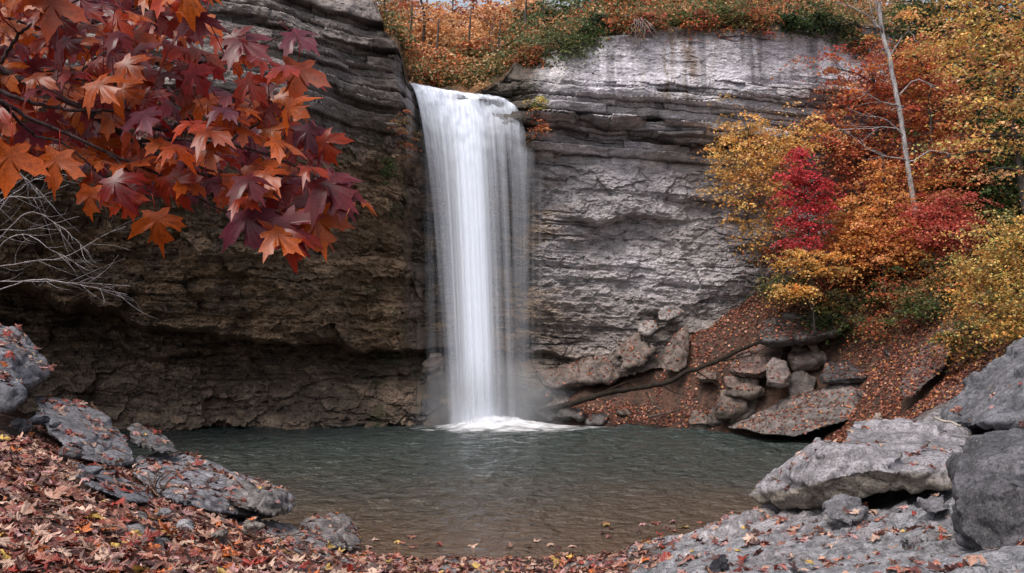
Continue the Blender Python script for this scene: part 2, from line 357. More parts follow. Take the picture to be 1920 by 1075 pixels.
def build_cliff():
    nc, nr = 880, 430
    pc = np.concatenate([np.linspace(-700, -20, 60, endpoint=False), np.linspace(-20, 1640, nc - 120, endpoint=False), np.linspace(1640, 2600, 60)])
    pxg = np.repeat(pc[None, :], nr, 0).ravel()
    topy = np.interp(pc, *TOP)
    zr_c = np.interp(pc, *ZR)
    # rim height: solve with the wall's own distance
    zt = np.full(nc, 12.0)
    for _ in range(6):
        Dc = cliff_depth(pc, zt - zr_c); zt = CAMZ - (topy - 537.5) / F * Dc
    lowz = np.interp(pc, [-700, -100, 1020, 1200, 1400, 1600, 1900, 2600], [1.0, -.7, -.7, .2, 2.5, 4.5, 7, 9])
    v = np.linspace(0, 1, nr)[:, None]
    zg = (lowz[None, :] * (1 - v) + zt[None, :] * v).ravel()
    zetag = zg - np.interp(pxg, *ZR)
    _w = np.stack([pxg / 60, zg * 0, zg * 0], 1)
    zeta2 = zetag + .28 * fbm(np.stack([pxg / 90., zg * .3, zg * 0 + 3], 1), 4)
    D = cliff_depth(pxg + 14 * fbm(np.stack([pxg / 120, zg * .9, zg * 0], 1), 3), zeta2)
    x = (pxg - 960) / F * D; py = 537.5 - (zg - CAMZ) * F / D
    p = np.stack([x, D, zg], 1)
    # ---- bedding layers, dipping gently to the right on the left wall
    dip = (x + 4) * .05
    zz = zg + dip + (.17 - .11 * (x > 0)) * fbm(np.stack([x * .22, zg * .15, x * 0 + 7], 1), 3) + .025 * fbm(np.stack([x * 1.5, zg * .5, x * 0 + 2], 1), 2)
    li = np.clip(np.searchsorted(LB, zz) - 1, 0, len(LB) - 2)
    fr = (zz - LB[li]) / (LB[li + 1] - LB[li])
    th = (LB[li + 1] - LB[li])
    jw = .5 + 1.6 * h01(li, li * 0, li * 0, 3) + 1.2 * th
    jj = np.floor((x + 3 * h01(li, li * 0, li * 0, 4) + .05 * fbm(p * 2.2, 2)) / jw).astype(np.int64)
    block = h01(li, jj, li * 0, 9) - .5
    lay = LO[li] * .7 + .6 * perlin(np.stack([x * .3, li * 7.31, x * 0], 1)) + block * 1.6
    rnd = -(np.abs(fr * 2 - 1) ** 9) * .5          # rounded edges of each bed
    wedge = (fr - .5) * (.35 + .9 * h01(li, jj, li * 0, 15)); strata = lay + rnd + wedge
    left = 1 - sstep(740, 840, pxg)
    upl = left * (1 - sstep(190, 260, py + .10 * (pxg - 500) * -1))        # stepped beds of the upper left
    band = sstep(860, 900, pxg) * sstep(140, 175, py) * (1 - sstep(275, 330, py))
    face = sstep(1060, 1120, pxg) * sstep(66, 84, py) * (1 - sstep(162, 184, py + .02 * (pxg - 1300)))   # smooth pale face
    toprim = sstep(1060, 1120, pxg) * (1 - sstep(66, 84, py))
    low = (1 - left) * sstep(300, 350, py)
    midl = left * (1 - upl)
    lowr = (1 - sstep(-.4, 0, zetag)) * (1 - sstep(1000, 1050, pxg))
    As = .25 * upl + .30 * band + .012 * face + .13 * toprim + .06 * low + .07 * midl * (1 - lowr) + .08 * lowr
    # ---- plates and lumps
    q1 = np.stack([x * .8 + .35 * fbm(p * .8, 3), zg * 1.5 - x * .2 + .4 * fbm(p * .9 + 9, 3), x * 0], 1)
    f1, e1 = facets(q1, 2, 21, 1.1)
    q2 = np.stack([x * 2.1 + .4 * fbm(p * 2, 3), zg * 4.2 + x * .4 + .45 * fbm(p * 2.3 + 5, 3), x * 0], 1)
    f2, e2 = facets(q2, 2, 33, 1.1)
    q3 = np.stack([x * 5, zg * 9 + x, x * 0], 1) + .5 * fbm(p * 4, 2)[:, None]
    f3, e3 = facets(q3, 2, 43, 1.2)
    A1 = .46 * midl + .20 * low + .05 * face + .05 * upl + .04 * band + .02 * toprim
    lump = (.35 - .2 * band - .12 * upl) * fbm(p * .45, 3) * (1 - face * .7) + .05 * ridged(p * np.array([1.2, 1, 2.2]), 4) * (1 - .8 * face) * (1 - .6 * upl)
    disp = As * 1.0 * strata + A1 * f1 + A1 * .5 * f2 + (.02 + A1 * .2) * f3 + lump * (.6 + .4 * (1 - band))
    fine = .02 * fbm(p * np.array([7, 7, 14.]), 3)
    # occasional deep horizontal cracks
    cr = perlin(np.stack([x * .13, zz * 1.9, x * 0 + 4], 1)); crack = -(1 - sstep(0, .04, np.abs(cr))) * sstep(0., .35, perlin(p * .35 + 40)) * .22 * (1 - face)
    disp = disp + fine + crack
    # keep the wall clear just behind the falling water
    disp = np.where((pxg > 780) & (pxg < 1000), np.minimum(disp, .15), disp)
    D2 = D - disp
    x2 = (pxg - 960) / F * D2
    zv = zg + .04 * fbm(p * 1.7 + 3, 2)
    V = np.stack([x2, D2, zv], 1)
    # ---- own colour of the stone, with crevice shade painted in at seams and cracks
    t = lambda a: np.array(a)[None, :]
    m = lambda a: a[:, None]
    grey = t((.40, .37, .375)); pale = t((.54, .51, .55)); brown = t((.26, .168, .10)); dark = t((.12, .095, .075)); ochre = t((.42, .26, .12))
    n1 = sstep(-.5, .6, fbm(p * np.array([.5, .5, 1.2]) + 70, 4)); n2 = sstep(-.4, .5, fbm(p * np.array([1.4, 1, 3.]) + 20, 4))
    c = grey * (1 - m(n1) * .45) + pale * m(n1) * .45
    c = c * (1 - m(face)) + pale * m(face)
    lb = left * sstep(150, 330, py + .12 * (700 - pxg))       # left wall: brown wet sandstone
    cb = brown * (1 - m(n2) * .6) + dark * m(n2) * .35 + ochre * m(n2) * .25 * m(sstep(350, 800, pxg))
    c = c * (1 - m(lb)) + cb * m(lb)
    c = c * (1 - m(left * (1 - lb)) * t((.46, .51, .56)))
    lw = lowr * left; c = c * (1 - m(lw)) + (t((.20, .142, .10)) * m(.6 + .8 * n1)) * m(lw)
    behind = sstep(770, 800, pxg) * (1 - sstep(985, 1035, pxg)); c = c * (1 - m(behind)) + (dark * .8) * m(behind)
    # warm seepage towards the fall on the right wall and along its foot
    warm = sstep(0, 1, n1) * (1 - sstep(1010, 1180, pxg)) * sstep(230, 420, py) * (1 - left); c = c * (1 - m(warm) * .6) + ochre * .7 * m(warm) * .6
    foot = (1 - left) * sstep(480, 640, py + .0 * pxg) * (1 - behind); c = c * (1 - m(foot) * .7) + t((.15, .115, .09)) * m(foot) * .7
    # vertical water stains on the pale face
    sn = fbm(np.stack([x * 2.3, zg * .12, x * 0], 1), 4)
    st = sstep(.15, .5, sn) * (face + toprim); c = c * (1 - m(st) * .45)
    for cx, wd, colr, k in ((1252, 12, (.20, .135, .085), .8), (1292, 15, (.17, .11, .07), .85), (1205, 7, (.5, .47, .45), .6), (1420, 20, (.16, .15, .16), .5), (1480, 10, (.14, .13, .14), .4), (1338, 9, (.2, .16, .13), .4)):
        mm = np.exp(-((pxg - cx + 8 * fbm(np.stack([zg * .8, zg * 0, zg * 0 + cx], 1), 2)) / wd) ** 2) * (1 - sstep(170, 215, py)) * (1 - left) * k
        mm = mm * sstep(-.5, .2, fbm(p * np.array([6, 1, .8]), 3))
        c = c * (1 - m(mm)) + t(colr) * m(mm)
    bed = (1 - sstep(0, .035, np.minimum(fr, 1 - fr) * th)) * np.clip(upl + band + toprim + .5 * lowr + .3 * midl, 0, 1); c = c * (1 - m(bed) * .5)  # bed seams darkened: part staining, part crevice shade put into the colour
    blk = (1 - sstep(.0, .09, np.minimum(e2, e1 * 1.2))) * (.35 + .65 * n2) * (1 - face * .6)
    jd = (x + 3 * h01(li, li * 0, li * 0, 4)) / jw; jd = np.abs(jd - np.round(jd)) * jw; jn = (1 - sstep(.0, .03, jd)) * np.clip(band + upl + toprim, 0, 1) * (h01(li, jj, li * 0, 31) > .45); c = c * (1 - m(jn) * .5)
    c = c * (1 - m(blk) * .18)  # plate edges darkened, crack shade painted into the stone colour
    c = c * (.85 + .3 * m(h01(li, jj, li * 0, 12)))
    moss = sstep(.25, .6, fbm(p * 1.1 + 90, 4)) * (left * (1 - upl) * sstep(560, 720, pxg) + .3 * band * (pxg < 1060)); c = c * (1 - m(moss) * .6) + t((.05, .06, .02)) * m(moss) * .6
    # rim turned back into the plateau
    V = V.reshape(nr, nc, 3); c = np.clip(c, .01, .8).reshape(nr, nc, 3)
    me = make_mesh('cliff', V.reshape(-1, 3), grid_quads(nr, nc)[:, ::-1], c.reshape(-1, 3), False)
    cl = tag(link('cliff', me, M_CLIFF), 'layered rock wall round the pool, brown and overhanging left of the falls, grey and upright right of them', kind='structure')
    # plateau above, climbing away as a wooded hillside
    rim = V[-1]; offs = np.concatenate([[-.12, .25], np.geomspace(.7, 260, 34)])
    dirx = (pc - 960) / F
    rise = np.interp(pc, [-700, 600, 760, 900, 1000, 1150, 1600, 2000, 2600], [.05, .2, .32, .33, .33, .28, .27, .27, .27])
    rise = rise[None, :] * np.minimum(offs, 34)[:, None] + np.maximum(offs - 34, 0)[:, None] * .04
    gx = rim[None, :, 0] + dirx[None, :] * offs[:, None]; gy = rim[None, :, 1] + offs[:, None]
    pp = np.stack([gx.ravel() * .6, gy.ravel() * .6, gx.ravel() * 0], 1)
    gz = rim[None, :, 2] - .03 + rise + (.25 * fbm(pp, 4)).reshape(gx.shape) * sstep(0, 2, offs)[:, None]
    gz[0] = rim[:, 2] - .10
    nzc = sstep(-.5, .6, fbm(pp * 2, 4))[:, None]
    cc = np.array([.06, .04, .025]) * (1 - nzc) + np.array([.15, .075, .03]) * nzc
    me = make_mesh('plateau', np.stack([gx, gy, gz], -1).reshape(-1, 3), grid_quads(len(offs), nc), cc)
    tag(link('plateau', me, M_SOIL), kind='structure')
    return pc, rim, rise, offs, V
pc, RIM, RISE, OFFS, CLV = build_cliff()
def plateau_z(px, off):
    rz = np.interp(px, pc, RIM[:, 2]); ry = np.interp(px, pc, RIM[:, 1])
    j = int(np.argmin(abs(pc - px))); return rz + float(np.interp(off, OFFS, RISE[:, j])), ry + off

# ------------------------------------------------------------------ rocks
def hull_rock(name, label, hulls, voxel, amp=.06, cell=3., col=(.25, .25, .26), mat=None, cat='boulder', group=None, strat=0., colvar=.25, smooth=2, undercol=None):
    bm = bmesh.new()
    allp = np.concatenate([np.asarray(h, float) for h in hulls])
    org = np.array([allp[:, 0].mean(), allp[:, 1].mean(), allp[:, 2].min()])
    for h in hulls:
        vs = [bm.verts.new(np.asarray(v) - org) for v in h]
        bmesh.ops.convex_hull(bm, input=vs)
    me = bpy.data.meshes.new('tmp'); bm.to_mesh(me); bm.free()
    o = bpy.data.objects.new('tmp', me); COL.objects.link(o)
    md = o.modifiers.new('r', 'REMESH'); md.mode = 'VOXEL'; md.voxel_size = voxel * 1.2
    if smooth:
        s = o.modifiers.new('s', 'SMOOTH'); s.iterations = smooth; s.factor = .5
    dg = C.evaluated_depsgraph_get(); me2 = bpy.data.meshes.new_from_object(o.evaluated_get(dg))
    bpy.data.objects.remove(o); bpy.data.meshes.remove(me)
    n = len(me2.vertices); V = np.empty(n * 3, np.float32); me2.vertices.foreach_get('co', V); V = V.reshape(-1, 3).astype(float)
    Nn = np.empty(n * 3, np.float32); me2.vertex_normals.foreach_get('vector', Nn); Nn = Nn.reshape(-1, 3)
    p = V + org
    q = p * cell; q[:, 2] *= 1.5
    f1, e1 = facets(q * .36 + .3 * fbm(p * cell * .4, 2)[:, None], 3, 51, 1.2)
    f2, e2 = facets(q * 1.25 + .4 * fbm(p * cell, 2)[:, None], 3, 77, 1.2)
    pm = .15 + .85 * sstep(.0, .4, fbm(p * cell * .55 + 33, 3))
    g1 = sstep(0, .22, e1); g2 = sstep(0, .3, e2)
    d = amp * ((2.2 * f1 + .8) * g1 + (.8 * f2 + .35) * g2 - 1.1 + (.25 + .3 * pm) * fbm(p * cell * .8, 3) + (.14 * ridged(p * cell * 2.6, 4) + .14 * fbm(p * cell * 8, 3)) * pm)
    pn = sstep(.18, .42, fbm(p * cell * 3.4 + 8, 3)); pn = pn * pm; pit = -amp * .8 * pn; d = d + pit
    if strat:
        zz = p[:, 2] * 9 + .8 * fbm(p * .8, 2); d = d + strat * (h01(np.floor(zz), np.floor(zz) * 0, np.floor(zz) * 0, 3) - .5)
    V = V + Nn * d[:, None]
    nv = fbm(p * cell * .5 + 5, 3)[:, None]
    c = np.array(col)[None, :] * (.95, .90, .925) * (.88 + colvar * nv) * (1 - .35 * pn[:, None]) * (1 - .45 * (1 - sstep(.02, .10, e2))[:, None]) * (1 - .3 * (1 - sstep(.0, .08, e1))[:, None])  # pits and grooves darkened with hollow shade in the vertex colour
    if undercol is not None:
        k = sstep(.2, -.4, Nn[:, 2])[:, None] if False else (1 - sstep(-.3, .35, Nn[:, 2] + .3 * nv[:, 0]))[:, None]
        c = c * (1 - k) + np.array(undercol)[None, :] * (1 + .3 * nv) * k  # steep and downward faces take this second, darker colour
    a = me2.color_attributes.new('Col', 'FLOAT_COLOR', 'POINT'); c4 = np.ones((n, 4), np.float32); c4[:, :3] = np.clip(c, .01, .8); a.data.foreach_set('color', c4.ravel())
    me2.vertices.foreach_set('co', V.astype(np.float32).ravel()); me2.polygons.foreach_set('use_smooth', np.ones(len(me2.polygons), dtype=bool)); me2.update()
    me2.materials.clear(); me2.name = name
    o = link(name, me2, mat or M_ROCK, loc=org); tag(o, label, cat, group); return o
def PH(*pts): return [P(*a) for a in pts]

GREY = (.21, .21, .22); DGREY = (.13, .13, .14); BRN = (.15, .125, .105)
# right foreground
hull_rock('boulder', 'broad flat-topped grey slab with a pointed left end overhanging a dark hollow', [
  PH((1400,928,15),(1415,915,16),(1450,880,16.5),(1530,822,17.5),(1560,840,13.6),(1530,905,13.4),(1650,880,13),(1480,957,14.4),(1560,960,13.6),(1440,945,14.5),(1650,925,13.2),(1700,850,13.5),(1500,900,18)),
  PH((1600,788,18),(1690,780,18.5),(1820,808,18),(1850,830,16.5),(1790,880,12.8),(1650,883,13),(1560,865,14),(1570,905,13.8),(1790,915,12.8),(1800,900,15),(1650,925,13.2),(1600,860,18),(1800,880,18))],
  .026, .055, 2.2, (.31, .305, .315), undercol=(.20, .17, .14), strat=.03)
hull_rock('boulder', 'dark rough boulder at the right edge, close to the camera', [
  PH((1790,850,9.5),(1830,812,10),(1900,795,10.2),(2000,800,10.2),(2100,850,10),(2100,1060,8.6),(1960,1065,8.2),(1870,1060,8.3),(1800,1000,8.6),(1776,920,9),(1800,1030,9.6),(2000,930,8),(1900,900,8.4),(2150,950,12),(1850,900,11.5))],
  .022, .065, 2.6, (.10, .10, .108), smooth=0, strat=.03, colvar=.5)
hull_rock('boulder', 'large blue-grey boulder with a smooth slanting face and a pale ridge at the right edge', [
  PH((1762,772,20),(1830,700,21),(1935,625,22),(2060,600,22),(1960,690,17.5),(1840,790,17),(1815,800,17.5),(1990,830,16.6),(2120,800,16),(2120,650,18),(1770,800,19),(1900,740,17.2))],
  .035, .07, 2.1, (.155, .16, .175), strat=.02)
hull_rock('rock_shelf', 'low pitted grey limestone shelf running under the big slab to the water', [
  PH((1262,1010,17),(1340,982,16.8),(1430,955,16),(1480,945,15),(1600,958,14),(1740,960,12.3),(1760,1000,10.4),(1700,1085,8.9),(1540,1100,9),(1400,1100,10),(1290,1100,11.5),(1230,1060,13.2),(1225,1025,15.8),(1500,1150,12),(1300,1110,15))],
  .032, .09, 2.2, (.29, .28, .285), cat='rock shelf', strat=.05)
hull_rock('rock', 'rounded grey rock wedged beneath the slab above the shelf', [
  PH((1537,940,12.9),(1580,925,12.9),(1610,935,12.7),(1625,955,12.5),(1600,985,12.1),(1550,975,12.3),(1540,955,12.4),(1580,950,13.6))], .022, .04, 4, GREY, cat='rock')
hull_rock('rock', 'small grey rock jammed between the slab and the dark boulder', [
  PH((1725,935,11.6),(1745,922,11.8),(1775,925,11.6),(1780,955,11),(1750,965,11),(1728,955,11.2),(1760,940,12.4))], .02, .035, 4, (.2, .2, .21), cat='rock')
# left foreground
hull_rock('boulder', 'rounded grey boulder with leaves on its back at the left edge', [
  PH((-80,600,18),(5,606,18.5),(45,622,18.8),(70,650,18.6),(95,690,18),(88,705,17),(60,735,16.6),(10,735,15.6),(-80,745,15.2),(-60,680,15.4),(20,660,16.2),(60,700,19.4),(0,700,19.6))], .028, .05, 1.9, (.19, .19, .205), strat=.04, undercol=(.1, .09, .085))
hull_rock('boulder', 'squat blue-grey block at the left edge, below the rounded boulder', [
  PH((-60,690,15.4),(0,700,15.6),(45,712,15.6),(48,735,15),(42,762,14.4),(0,768,14.2),(-60,770,14.2),(20,730,14.3))], .03, .05, 3, (.17, .18, .2))
hull_rock('boulder', 'long grey slab sloping down to the right on the left bank', [
  PH((66,745,17.2),(130,748,17.6),(192,778,17.4),(240,815,16.8),(262,866,15.4),(215,872,14.4),(140,856,14.2),(90,812,15),(70,775,15.6),(160,850,17.6),(200,905,15))], .024, .04, 2.0, (.2, .2, .212), strat=.06)
hull_rock('boulder', 'angular dark rock perched above the water on the left bank', [
  PH((238,795,17.4),(262,793,17.6),(300,806,17.6),(334,830,17),(336,848,16.4),(300,850,16),(262,838,16),(240,826,16.4),(290,835,18))], .025, .045, 3.4, (.15, .145, .145), undercol=(.07, .065, .06))
hull_rock('boulder', 'long smooth ledge of grey rock descending to the water on the left bank', [
  PH((245,858,16.6),(300,846,17),(370,862,17),(450,887,16.8),(520,908,16.6),(552,930,16.4),(548,960,15.8),(470,968,14.2),(390,958,13.2),(330,940,12.8),(275,915,13.2),(248,885,14.4),(400,985,15),(320,970,14.5))], .026, .035, 1.8, (.25, .25, .262), strat=.05)
hull_rock('boulder', 'blocky brown-grey boulder at the end of the smooth ledge', [
  PH((408,915,15),(425,903,15.2),(470,905,15.4),(520,915,15.4),(547,932,15.2),(547,962,14.4),(520,968,14),(460,955,13.8),(415,942,14),(500,930,14.2),(500,940,16))], .022, .05, 3.6, (.2, .19, .18), undercol=(.10, .085, .075))
hull_rock('boulder', 'flat stepped rock at the water edge left of centre', [
  PH((568,975,16.6),(610,966,17),(655,975,17),(672,990,16.8),(668,1010,16),(680,1032,15.6),(640,1030,14.8),(590,1015,14.8),(560,1000,15.4),(620,1000,17.6))], .025, .05, 3.0, (.22, .2, .19), strat=.06)
hull_rock('rock', 'thin wet ledge of rock just breaking the water beside the blocky boulder', [
  PH((490,918,18.4),(530,915,18.6),(552,922,18.2),(560,948,17.6),(540,958,17.4),(500,940,17.4))], .025, .03, 3, (.1, .095, .09), mat=M_WET, cat='rock')
hull_rock('boulder', 'low pale ledge of rock showing through leaves between the smooth ledge and the stepped rock', [
  PH((455,968,14.2),(520,975,14.8),(600,1000,15),(640,1028,14.6),(600,1040,13.2),(520,1028,12.6),(460,1000,12.8),(530,1050,14))], .028, .035, 1.9, (.24, .225, .22), strat=.06)
hull_rock('boulder', 'dark slate ledge half covered by leaves beneath the long slab at the left', [
  PH((140,868,13.4),(215,885,13.6),(285,915,13.2),(300,945,12.4),(240,940,11.6),(165,910,11.6),(140,890,12.2),(220,960,13))], .026, .035, 2.0, (.15, .155, .17), strat=.05)
sl_ = [((30,795,14.6),22,'small dark rock below the squat block','d'),((75,790,15.2),18,'small tilted slate-coloured rock beside the long slab','s'),((100,792,15),12,'tiny angular rock touching the foot of the long slab','s'),
       ((130,850,13.6),16,'half-buried dark rock in leaves under the long slab','d'),((175,880,12.6),14,'low slate rock sunk in the leaves mid bank','s'),((310,960,11.4),13,'small flat rock above the litter at the middle of the left bank','g'),
       ((350,985,10.9),16,'grey stone poking from the leaves under the smooth ledge','g'),((410,1000,11.2),15,'round stone among leaves below the blocky boulder','b'),((312,1045,8.6),22,'pale weathered stone standing in the leaves at the lower left','g'),
       ((385,1055,8.9),30,'flat grey stone lying in the leaves at the bottom edge','g'),((470,985,12.6),18,'buff flat stone below the blocky boulder','b'),((450,1040,10.6),18,'slate stone near the bottom edge, left of centre','s')]
for (a, r, lb, k) in sl_:
    c = P(*a); s = r / F * a[2] * 1.25; pts = []
    rr = np.random.default_rng(int(a[0]) + 3)
    for _ in range(14):
        v = rr.normal(size=3); v /= np.linalg.norm(v); pts.append(c + v * s * np.array([1.25, 1.0, .7]) + np.array([0, 0, -.1 * s]))
    hull_rock('rock', lb, [pts], max(.012, s * .11), s * .12, 1.1 / s, {'d': (.1, .1, .105), 's': (.16, .17, .19), 'g': (.28, .28, .29), 'b': (.24, .21, .18)}[k], cat='rock')
# far right bank
FB = dict(mat=M_ROCKFAR, cat='boulder')
hull_rock('boulder', 'big brown-grey slab tilted out of the pool at the foot of the right bank', [
  PH((1355,803,31),(1395,800,29.8),(1430,768,30.9),(1515,734,30.5),(1610,702,30.3),(1632,732,29.9),(1634,768,29.1),(1590,790,28.4),(1490,822,28.6),(1430,816,28.9),(1500,780,31.4))], .05, .05, 1.5, (.19, .165, .15), undercol=(.075, .062, .05), strat=.04, **FB)
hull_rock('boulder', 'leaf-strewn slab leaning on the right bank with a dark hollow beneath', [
  PH((1680,728,25.6),(1692,702,26.6),(1735,640,27.6),(1778,600,28.2),(1800,606,27.6),(1792,650,26.6),(1768,695,25.8),(1712,748,25.1),(1690,748,25.3),(1750,655,28.8))], .045, .05, 1.6, (.13, .095, .085), undercol=(.05, .045, .03), strat=.03, **FB)
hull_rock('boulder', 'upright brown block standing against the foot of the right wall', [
  PH((1236,680,33),(1245,650,33.2),(1280,612,33.6),(1291,604,33.6),(1295,640,33.3),(1290,690,32.8),(1270,702,32.5),(1240,695,32.6),(1265,660,34.2))], .05, .045, 1.5, (.17, .135, .11), undercol=(.05, .04, .035), **FB)
hull_rock('boulder', 'pale lichen-covered rock on the heap below the right wall', [
  PH((1195,610,33.8),(1208,598,34),(1228,600,34),(1235,618,33.7),(1215,630,33.5),(1197,625,33.6),(1215,615,34.4))], .045, .06, 2, (.29, .27, .25), **FB)
hull_rock('boulder', 'whitish rock at the top of the heap below the right wall', [
  PH((1230,590,33.9),(1245,575,34.1),(1275,573,34.2),(1285,585,34),(1262,600,33.7),(1235,602,33.7),(1255,590,34.6))], .045, .06, 2, (.31, .29, .27), **FB)
hull_rock('rock_heap', 'long mound of brown rubble rock banked against the wall right of the falls', [
  PH((1000,700,34.4),(1050,685,34.4),(1110,660,34.6),(1170,620,34.6),(1230,595,34.8),(1270,590,34.8),(1290,640,34.2),(1250,690,33.6),(1180,708,33.4),(1100,718,33.4),(1010,735,33.6),(1150,690,35.5)),
  PH((1150,650,34.2),(1200,625,34.2),(1235,650,33.6),(1215,690,33.2),(1160,695,33.2))], .06, .13, 1.0, (.18, .145, .12), mat=M_ROCKFAR, cat='rock heap')
far = [
 ('black overhanging ledge of bedded rock under the trees', [(1425,632,31.6),(1440,606,32.4),(1470,592,32.8),(1540,598,33),(1588,586,33.2),(1596,606,31.8),(1560,628,31.2),(1480,640,31),(1430,641,31.2),(1500,615,33.4)], (.055, .05, .048), .06),
 ('brown boulder propped under the black ledge', [(1475,670,31.8),(1482,648,32),(1520,645,32.2),(1535,660,31.8),(1530,682,31.5),(1490,686,31.4),(1505,660,32.8)], (.16, .13, .11), 0),
 ('stone leaning beside the brown boulder under the ledge', [(1512,648,31.8),(1525,640,31.9),(1545,668,31.6),(1538,676,31.4),(1520,668,31.6),(1530,655,32.1)], (.14, .12, .1), 0),
 ('flat brown slab with leaves on top, left of the brown boulder', [(1370,688,31.8),(1400,650,32.8),(1455,640,32.9),(1475,655,32.2),(1455,690,31.4),(1420,705,31.2),(1375,700,31.4),(1430,670,33)], (.14, .10, .085), .04),
 ('grey lumpy boulder in the middle of the right bank', [(1432,690,31),(1450,675,31.4),(1478,678,31.3),(1484,700,30.9),(1470,722,30.5),(1436,718,30.5),(1455,695,31.8)], (.19, .17, .16), 0),
 ('dark wet folded rock right of the lumpy boulder', [(1530,700,30.8),(1545,682,31.2),(1600,676,31.4),(1660,682,31),(1670,695,30.4),(1620,710,30),(1540,716,30.2),(1590,695,31.8)], (.065, .065, .07), .08),
 ('dark grey rock half sunk behind the tilted slab', [(1470,715,31.2),(1500,700,31.6),(1530,712,31.4),(1530,735,31),(1480,745,30.8),(1500,725,32)], (.1, .09, .08), 0),
 ('angular brown boulder above the dark rocks by the shore', [(1358,712,31.8),(1385,706,32),(1415,716,31.8),(1428,728,31.4),(1400,735,31.1),(1362,728,31.3),(1390,722,32.4)], (.17, .14, .12), .03),
 ('wedge-shaped brown rock under the angular boulder', [(1345,760,31.6),(1360,730,31.8),(1392,735,31.7),(1398,765,31.3),(1370,778,31.1),(1348,775,31.2),(1370,750,32.3)], (.13, .105, .085), 0),
 ('dark brown boulder beside the upper end of the tilted slab', [(1368,770,31.6),(1378,745,31.9),(1408,742,32.1),(1420,756,31.7),(1400,785,31.3),(1370,790,31.3),(1394,765,32.4)], (.1, .085, .07), 0),
 ('rounded rock at the water edge left of the tilted slab', [(1290,790,32.3),(1298,772,32.5),(1318,772,32.5),(1330,785,32.2),(1325,797,31.9),(1295,798,31.9),(1310,785,33)], (.15, .13, .11), 0),
 ('dark stone at the water edge beside the tilted slab', [(1325,785,32.2),(1335,765,32.4),(1362,768,32.3),(1368,785,32),(1355,797,31.8),(1328,797,31.8),(1345,780,32.8)], (.09, .08, .07), 0),
 ('small tan stone beside the upper right of the tilted slab', [(1636,780,27),(1642,770,27.2),(1652,770,27.2),(1656,782,26.9),(1648,790,26.8),(1638,789,26.8),(1646,780,27.5)], (.28, .25, .22), 0),
 ('grey flat rock behind the upper end of the tilted slab', [(1605,738,29.8),(1625,724,30.4),(1665,718,30.4),(1680,728,29.9),(1650,742,29.4),(1615,746,29.3),(1640,735,31)], (.15, .13, .125), .03),
 ('brown rock showing through leaves left of the slanted log', [(1300,700,33.2),(1320,690,33.4),(1345,697,33.2),(1340,712,32.8),(1308,714,32.8),(1322,702,33.8)], (.15, .12, .1), 0),
 ('purple-grey ledge showing above the leaning slab', [(1650,655,30.5),(1680,640,31),(1705,645,30.8),(1700,665,30.1),(1668,675,29.9),(1680,655,31.4)], (.14, .12, .125), .03),
]
for lb, pts, c, s in far:
    pts = [(a_, b_ - 3, c_ - .45) for a_, b_, c_ in pts]; my = sum(q_[1] for q_ in pts) / len(pts); pts = pts + [(a_ + 6 * (a_ > pts[0][0] + 15), b_ + 12, c_ + .15) for a_, b_, c_ in pts if b_ > my]; c = (c[0] * 1.1, c[1] * 1.02, c[2] * .98)
    hull_rock('boulder' if 'boulder' in lb or 'ledge' in lb else 'rock', lb, [PH(*pts)], .04, .06, 1.7, c, M_WET if 'black' in lb or 'wet' in lb else M_ROCKFAR, 'boulder' if 'boulder' in lb else 'rock', strat=max(s, .03), smooth=0, undercol=tuple(v * .6 for v in c))
# wet rocks at the fall's foot
wet = [((1035,775,33),36,22,'black wet boulder at the lower end of the slanted log'),((1075,782,32.6),34,16,'dark wet rock between log and pool'),((1012,745,33.8),26,20,'dark rock in the spray right of the falls'),((1120,788,32.5),24,12,'low dark stone on the shore below the log'),
       ((1000,775,33.4),22,13,'black ledge washed by the side trickle'),((818,700,33.8),34,38,'brown wedge of rock left of the falls'),((805,762,33.2),28,16,'wet dark rock at the foot of the falls on the left'),((780,785,32.8),22,9,'low wet rock on the far shore left of the falls'),
       ((835,780,33),22,13,'black stone touching the falling water on its left'),((640,795,32.3),40,7,'flat stone on the far left shore'),((1170,775,32.8),18,10,'small grey stone in the leaves beyond the pool')]
for (a, rx, ry, lb) in wet:
    c = P(*a); s = F / a[2]; rr = np.random.default_rng(int(a[0])); pts = []
    for _ in range(16):
        v = rr.normal(size=3); v /= np.linalg.norm(v); pts.append(c + v * np.array([rx / s, rx / s * .8, ry / s]) * 1.1)
    hull_rock('rock', lb, [pts], .045, .06, 1.8, (.085, .075, .07) if 'wet' in lb or 'black' in lb or 'dark' in lb else (.12, .095, .075), M_WET, 'rock')

